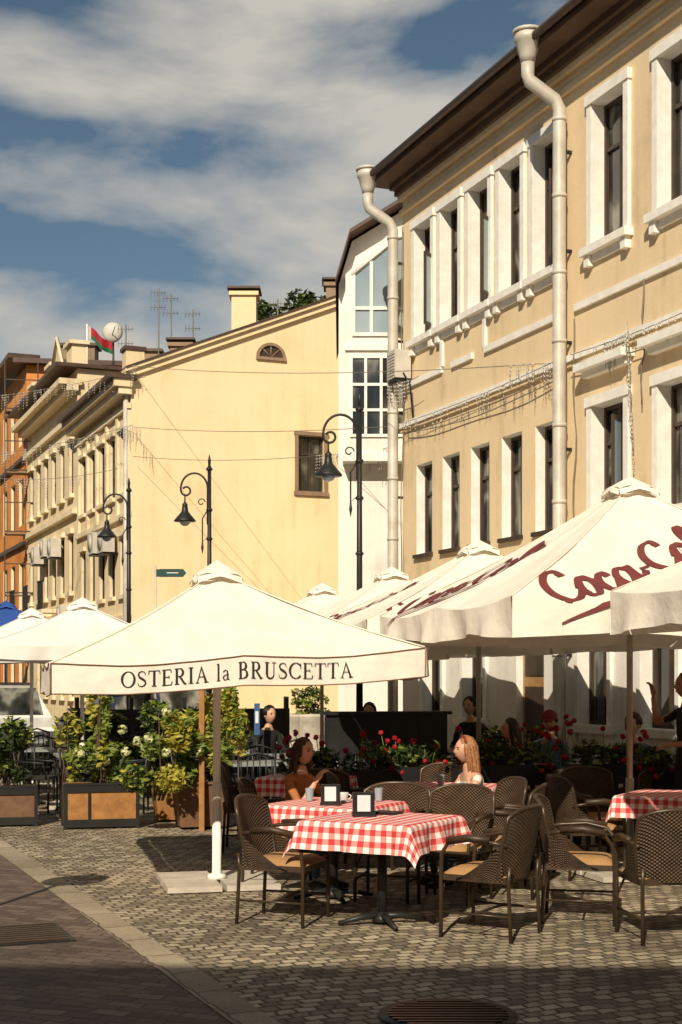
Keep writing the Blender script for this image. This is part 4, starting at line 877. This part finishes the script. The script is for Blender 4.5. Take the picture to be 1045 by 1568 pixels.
def person(name,x,y,fx,fy,top,bottom,hair,style='long',seat=.46,stand=False,armL=None,armR=None,headyaw=0,headpitch=0,skin=SKIN,sleeve=1.0,lean=.0,scale=1.0,bare=False,cap=None,shoe=None,clip=None):
    M=XF(x,y,0,fx,fy,scale); m=MB(); z=seat if not stand else .88
    hp=Vector((0,0,z+.10)); ln=lean
    V=[hp,hp+Vector((0,.03+ln*.3,.16)),hp+Vector((0,.03+ln*.75,.33)),hp+Vector((0,.02+ln,.45)),hp+Vector((0,.03+ln*1.1,.50)),hp+Vector((0,.045+ln*1.2,.58))]
    Rd=[(.15,.12),(.115,.10),(.135,.105),(.09,.075),(.052,.052),(.048,.05)]
    E=[(0,1),(1,2),(2,3),(3,4),(4,5)]
    sh=V[3]
    aL=armL or [(-.24,.05,-.28),(-.16,.28,-.30)]; aR=armR or [(.24,.05,-.28),(.16,.28,-.30)]
    ends=[]
    for sx,arm in ((-1,aL),(1,aR)):
        i=len(V); s0=sh+Vector((sx*.155,0,-.02)); el=sh+Vector(arm[0]); wr=sh+Vector(arm[1])
        V+= [s0,lerp(s0,el,.5),el,lerp(el,wr,.5),wr]; Rd+=[.050,.042,.034,.032,.023]; E+=[(3,i),(i,i+1),(i+1,i+2),(i+2,i+3),(i+3,i+4)]; ends.append((wr,(wr-el).normalized(),sx,el,s0))
    feet=[]
    for sx in (-1,1):
        i=len(V)
        if stand: kn=Vector((sx*.1,.03,.48)); an=Vector((sx*.11,-.01,.09))
        else: kn=Vector((sx*.11,.44,z+.04)); an=Vector((sx*.12,.40,.09))
        h=hp+Vector((sx*.09,.02,-.05))
        V+= [h,lerp(h,kn,.5),kn,lerp(kn,an,.4),an]; Rd+=[.09,.078,.056,.052,.034]; E+=[(0,i),(i,i+1),(i+1,i+2),(i+2,i+3),(i+3,i+4)]
        feet.append(an)
    VV,FF=skinmesh(V,E,Rd)
    for v in VV:
        if v.z<V[4].z-.02:
            nz_=noise.noise(v*14+Vector((x*3,y,0)))*.012+noise.noise(v*30)*.004
            dd_=(v-Vector((0,hp.y+.03,v.z))); 
            if dd_.length>1e-4: v+=dd_.normalized()*nz_
    nk=V[4].z-.01
    def seg(p,a,b):
        t=max(0,min(1,(p-a).dot(b-a)/(b-a).length_squared)); return (p-lerp(a,b,t)).length,t
    buckets={}
    for f in FF:
        c=sum((VV[i] for i in f),Vector())/len(f); mt_=top
        arms=[]
        for (wr,dd,sx,el,s0) in ends:
            d1,t1=seg(c,s0,el); d2,t2=seg(c,el,wr); 
            if min(d1,d2)<.075 and (abs(c.x-sh.x)>.15 or d2<.06): arms.append((t1*.5 if d1<d2 else .5+t2*.5))
        if arms: mt_= top if max(arms)<sleeve else skin
        elif c.z>nk: mt_=skin
        elif bare and c.z>sh.z-.06: mt_=skin
        elif c.z<hp.z+.04: mt_=bottom
        buckets.setdefault(mt_,[]).append(f)
    vt=[M@v for v in VV]
    o=len(m.v); m.v+=[tuple(p) for p in vt]
    for mt_,fs in buckets.items():
        k=m.mi(mt_)
        for f in fs: m.f.append([o+i for i in f]); m.m.append(k); m.sm.append(True); m.uv.append([(0,0)]*len(f))
    for (wr,dd,sx,el,s0) in ends: hand(m,wr,dd,M,.7,sx,skin)
    shm=shoe or PLASTIC
    for an in feet:
        m.tube([an+Vector((0,-.06,-.045)),an+Vector((0,0,-.04)),an+Vector((0,.10,-.055)),an+Vector((0,.17,-.065))],[.035,.045,.042,.025],shm,M=M,n=10,flat=.75)
    hc=V[5]+Vector((0,.02,.10)); H=M@Matrix.Translation(hc)@Matrix.Rotation(headyaw,4,'Z')@Matrix.Rotation(headpitch,4,'X')
    def hd(p,q):
        q=q.copy()
        if p.z<0: q.x*=1-.32*(-p.z)**1.4; q.y*=1-.12*(-p.z)
        if p.y>0: 
            q.y+=.022*math.exp(-((p.x/.16)**2+((p.z+.12)/.18)**2)); q.y-=.008*math.exp(-(((abs(p.x)-.38)/.18)**2+((p.z-.08)/.14)**2)); q.y+=.006*math.exp(-((p.x/.3)**2+((p.z+.48)/.12)**2))
        return q
    m.ell((0,0,0),(.074,.092,.112),skin,M=H,nu=28,nv=20,defo=hd)
    for sx in (-1,1):
        m.ell((sx*.029,.078,.010),(.011,.008,.006),EYE,M=H,nu=8,nv=6); m.ell((sx*.074,-.005,-.005),(.01,.02,.03),skin,M=H,nu=8,nv=6)
        m.tube([(sx*.016,.088,.026),(sx*.03,.089,.031),(sx*.045,.078,.027)],.003,hair,M=H,n=4)
    m.ell((0,.083,-.052),(.02,.008,.007),LIP,M=H,nu=8,nv=6)
    m.ell((0,-.016,.020),(.082,.094,.104),hair,M=H,nu=24,nv=16,keep=lambda c:not(c.y>.25 and c.z<.38) and not (c.z<-.55))
    rr=random.Random(len(m.v))
    for i in range(46):
        a=math.radians(-210+i*(240/45)+rr.uniform(-3,3)); ca,sa=math.cos(a),math.sin(a)
        P_=[(.01*ca,.01*sa-.01,.128+rr.uniform(-.003,.003)),(.05*ca,.058*sa-.012,.108),(.078*ca,.09*sa-.014,.058),(.086*ca,.098*sa-.016,.0),(.08*ca,.09*sa-.016,-.045)]
        m.tube(P_[:5 if style!='short' else 4],[.005,.008,.009,.008,.003][:5 if style!='short' else 4],hair,M=H,n=4)
    if style=='long':
        for i in range(40):
            a=math.radians(-205+i*5.6+rr.uniform(-3,3)); rx,ry=.074,.084; k1=rr.uniform(.92,1.1)
            p0=Vector((rx*math.cos(a),ry*math.sin(a)-.015,.03)); e=rr.uniform(-.03,.03)
            m.tube([p0+Vector((0,0,.04)),p0*1.05*k1,p0*1.12*k1+Vector((e*.4,-.01,-.11)),p0*1.08+Vector((e,-.025,-.2+e)),p0*.9+Vector((e*1.4,-.035,-.27+e))],[.006,.010,.012,.009,.002],hair,M=H,n=5)
    if clip: m.tube([(.08,.02,.06),(.05,.02,.105),(0,.02,.125),(-.05,.02,.105),(-.08,.02,.06)],.011,clip,M=H,n=6)
    if style=='bun': m.ell((0,-.10,.07),(.045,.045,.045),hair,M=H)
    if cap: 
        m.ell((0,-.01,.045),(.092,.106,.085),cap,M=H,keep=lambda c:c.z>-.1); m.tube([(0,.08,.05),(0,.14,.04)],[.07,.05],cap,M=H,n=10,flat=.15)
    m.build(name)
OR=pm('orange_top',(.42,.16,.05),(.35,.13,.04),rough=.8); WT=pm('white_top',(.8,.77,.7),rough=.8); BK=pm('black_cloth',(.02,.02,.022),rough=.85); TL=pm('teal_shirt',(.06,.13,.15),rough=.8); JN=pm('denim',(.05,.08,.14),rough=.85)
HB=pm('hair_brown',(.07,.032,.016),(.03,.014,.008),scale=60,rough=.4); HBL=pm('hair_auburn_blonde',(.48,.23,.10),(.22,.09,.04),scale=60,rough=.35); HK=pm('hair_black',(.015,.012,.01),rough=.45); CAP=pm('red_cap',(.22,.03,.02),rough=.8); SKD=pm('skin_tan',(.42,.22,.14),rough=.5)
person('seated_woman',-.42,11.95,.75,-.65,OR,JN,HB,'long',armR=[(.2,.2,-.24),(.06,.26,-.02)],armL=[(-.17,.22,-.26),(0.0,.30,-.22)],lean=.08,scale=.93,sleeve=.4,seat=.42)
person('seated_woman',1.18,11.95,-.95,-.32,WT,JN,HBL,'long',armR=[(.2,.18,-.26),(.08,.36,-.24)],armL=[(-.2,.18,-.26),(-.06,.38,-.24)],lean=.08,scale=.94,sleeve=.05,bare=True,seat=.42,clip=CAP)
person('seated_man',-1.0,18.6,.6,-.8,BK,BK,HK,'short',lean=.05)
person('seated_man',.38,18.5,-.2,-1,BK,BK,HK,'short',seat=.5)
person('seated_man',1.8,19,-.5,-.85,BK,JN,HK,'short',seat=.5,lean=.1,scale=1.05)
person('seated_man',2.37,16.0,-.3,-.95,TL,JN,HK,'short',armR=[(.22,.2,-.2),(.03,.3,.0)],cap=CAP,lean=.06,headpitch=-.25)
person('seated_woman',1.95,15.3,-.9,-.3,BK,JN,HB,'long',lean=.08,scale=.95)
person('seated_man',3.15,15.0,-.7,-.7,JN,BK,HB,'short',lean=.05)
person('standing_woman',3.2,13.0,-.9,-.3,BK,BK,HB,'bun',stand=True,armR=[(.18,.22,-.12),(.12,.3,.14)],sleeve=.1,skin=SKD)
for (x,y,fx,fy) in ((-1.0,18.6,.6,-.8),(.38,18.5,-.2,-1),(1.8,19,-.5,-.85),(2.37,16.0,-.3,-.95),(1.95,15.3,-.9,-.3),(3.15,15,-.7,-.7)): place('metal_chair',FC,None,XF(x,y,0,fx,fy))
place('wicker_chair',CM,None,XF(1.20,11.95,0,-.95,-.32))
# ------------------------------------------------------------------ light, sky, camera
EL=math.radians(35.5); dx,dy=.24,.97; l=math.hypot(dx,dy); dx/=l;dy/=l
sd=bpy.data.lights.new('sun','SUN'); sd.energy=5.0; sd.angle=math.radians(.5); sd.color=(1,.885,.70)
so=bpy.data.objects.new('sun',sd); COL.objects.link(so)
so.rotation_euler=Vector((dx*math.cos(EL),dy*math.cos(EL),-math.sin(EL))).to_track_quat('-Z','Y').to_euler()
wd_=bpy.data.worlds.new('World'); scene.world=wd_; wd_.use_nodes=True; N=wd_.node_tree.nodes; L=wd_.node_tree.links
bg=N['Background']; sk=N.new('ShaderNodeTexSky'); sk.sky_type='NISHITA'; sk.sun_disc=False; sk.sun_elevation=EL; sk.sun_rotation=math.atan2(-dx,-dy); sk.air_density=1.0; sk.dust_density=.4
hs=N.new('ShaderNodeHueSaturation'); hs.inputs['Saturation'].default_value=1.0; hs.inputs['Hue'].default_value=.488; hs.inputs['Value'].default_value=1.0; L.new(sk.outputs[0],hs.inputs['Color'])
tc=N.new('ShaderNodeTexCoord'); mp=N.new('ShaderNodeMapping'); mp.inputs['Scale'].default_value=(1,1,2.6); mp.inputs['Location'].default_value=(.35,0,.1); mp.inputs['Rotation'].default_value=(0,math.radians(-6),0); L.new(tc.outputs['Generated'],mp.inputs[0])
n1=N.new('ShaderNodeTexNoise'); n1.inputs['Scale'].default_value=4.2; n1.inputs['Detail'].default_value=10; n1.inputs['Roughness'].default_value=.52; n1.inputs['Distortion'].default_value=.2; L.new(mp.outputs[0],n1.inputs['Vector'])
sp=N.new('ShaderNodeSeparateXYZ'); L.new(tc.outputs['Generated'],sp.inputs[0])
zz_=mathn(N,L,'ADD',sp.outputs[2],mathn(N,L,'MULTIPLY',sp.outputs[0],.10))
band=mathn(N,L,'COSINE',mathn(N,L,'MULTIPLY',mathn(N,L,'SUBTRACT',zz_,.295),6.283/.082))
f=mathn(N,L,'ADD',n1.outputs['Fac'],mathn(N,L,'MULTIPLY',band,.045))
f=mathn(N,L,'SUBTRACT',f,mathn(N,L,'MULTIPLY',mathn(N,L,'MAXIMUM',mathn(N,L,'SUBTRACT',.6,sp.outputs[1]),0),.25))
cl=ramp(N,L,f,[(.40,(0,0,0)),(.48,(.42,.42,.42)),(.60,(.95,.95,.95))])
mx=N.new('ShaderNodeMix'); mx.data_type='RGBA'; L.new(cl,mx.inputs[0]); L.new(hs.outputs[0],mx.inputs[6]); mx.inputs[7].default_value=(10.8,10.2,9.0,1)
L.new(mx.outputs[2],bg.inputs['Color']); bg.inputs['Strength'].default_value=.055
cd=bpy.data.cameras.new('cam'); cam=bpy.data.objects.new('camera',cd); COL.objects.link(cam); cam.location=(0,0,1.75); cam.rotation_euler=(math.radians(90),0,0)
cd.sensor_fit='HORIZONTAL'; cd.sensor_width=24; cd.lens=50; cd.shift_y=251/1045; cd.clip_end=1500; scene.camera=cam
scene.view_settings.view_transform='Standard'; scene.view_settings.look='None'; scene.view_settings.exposure=0
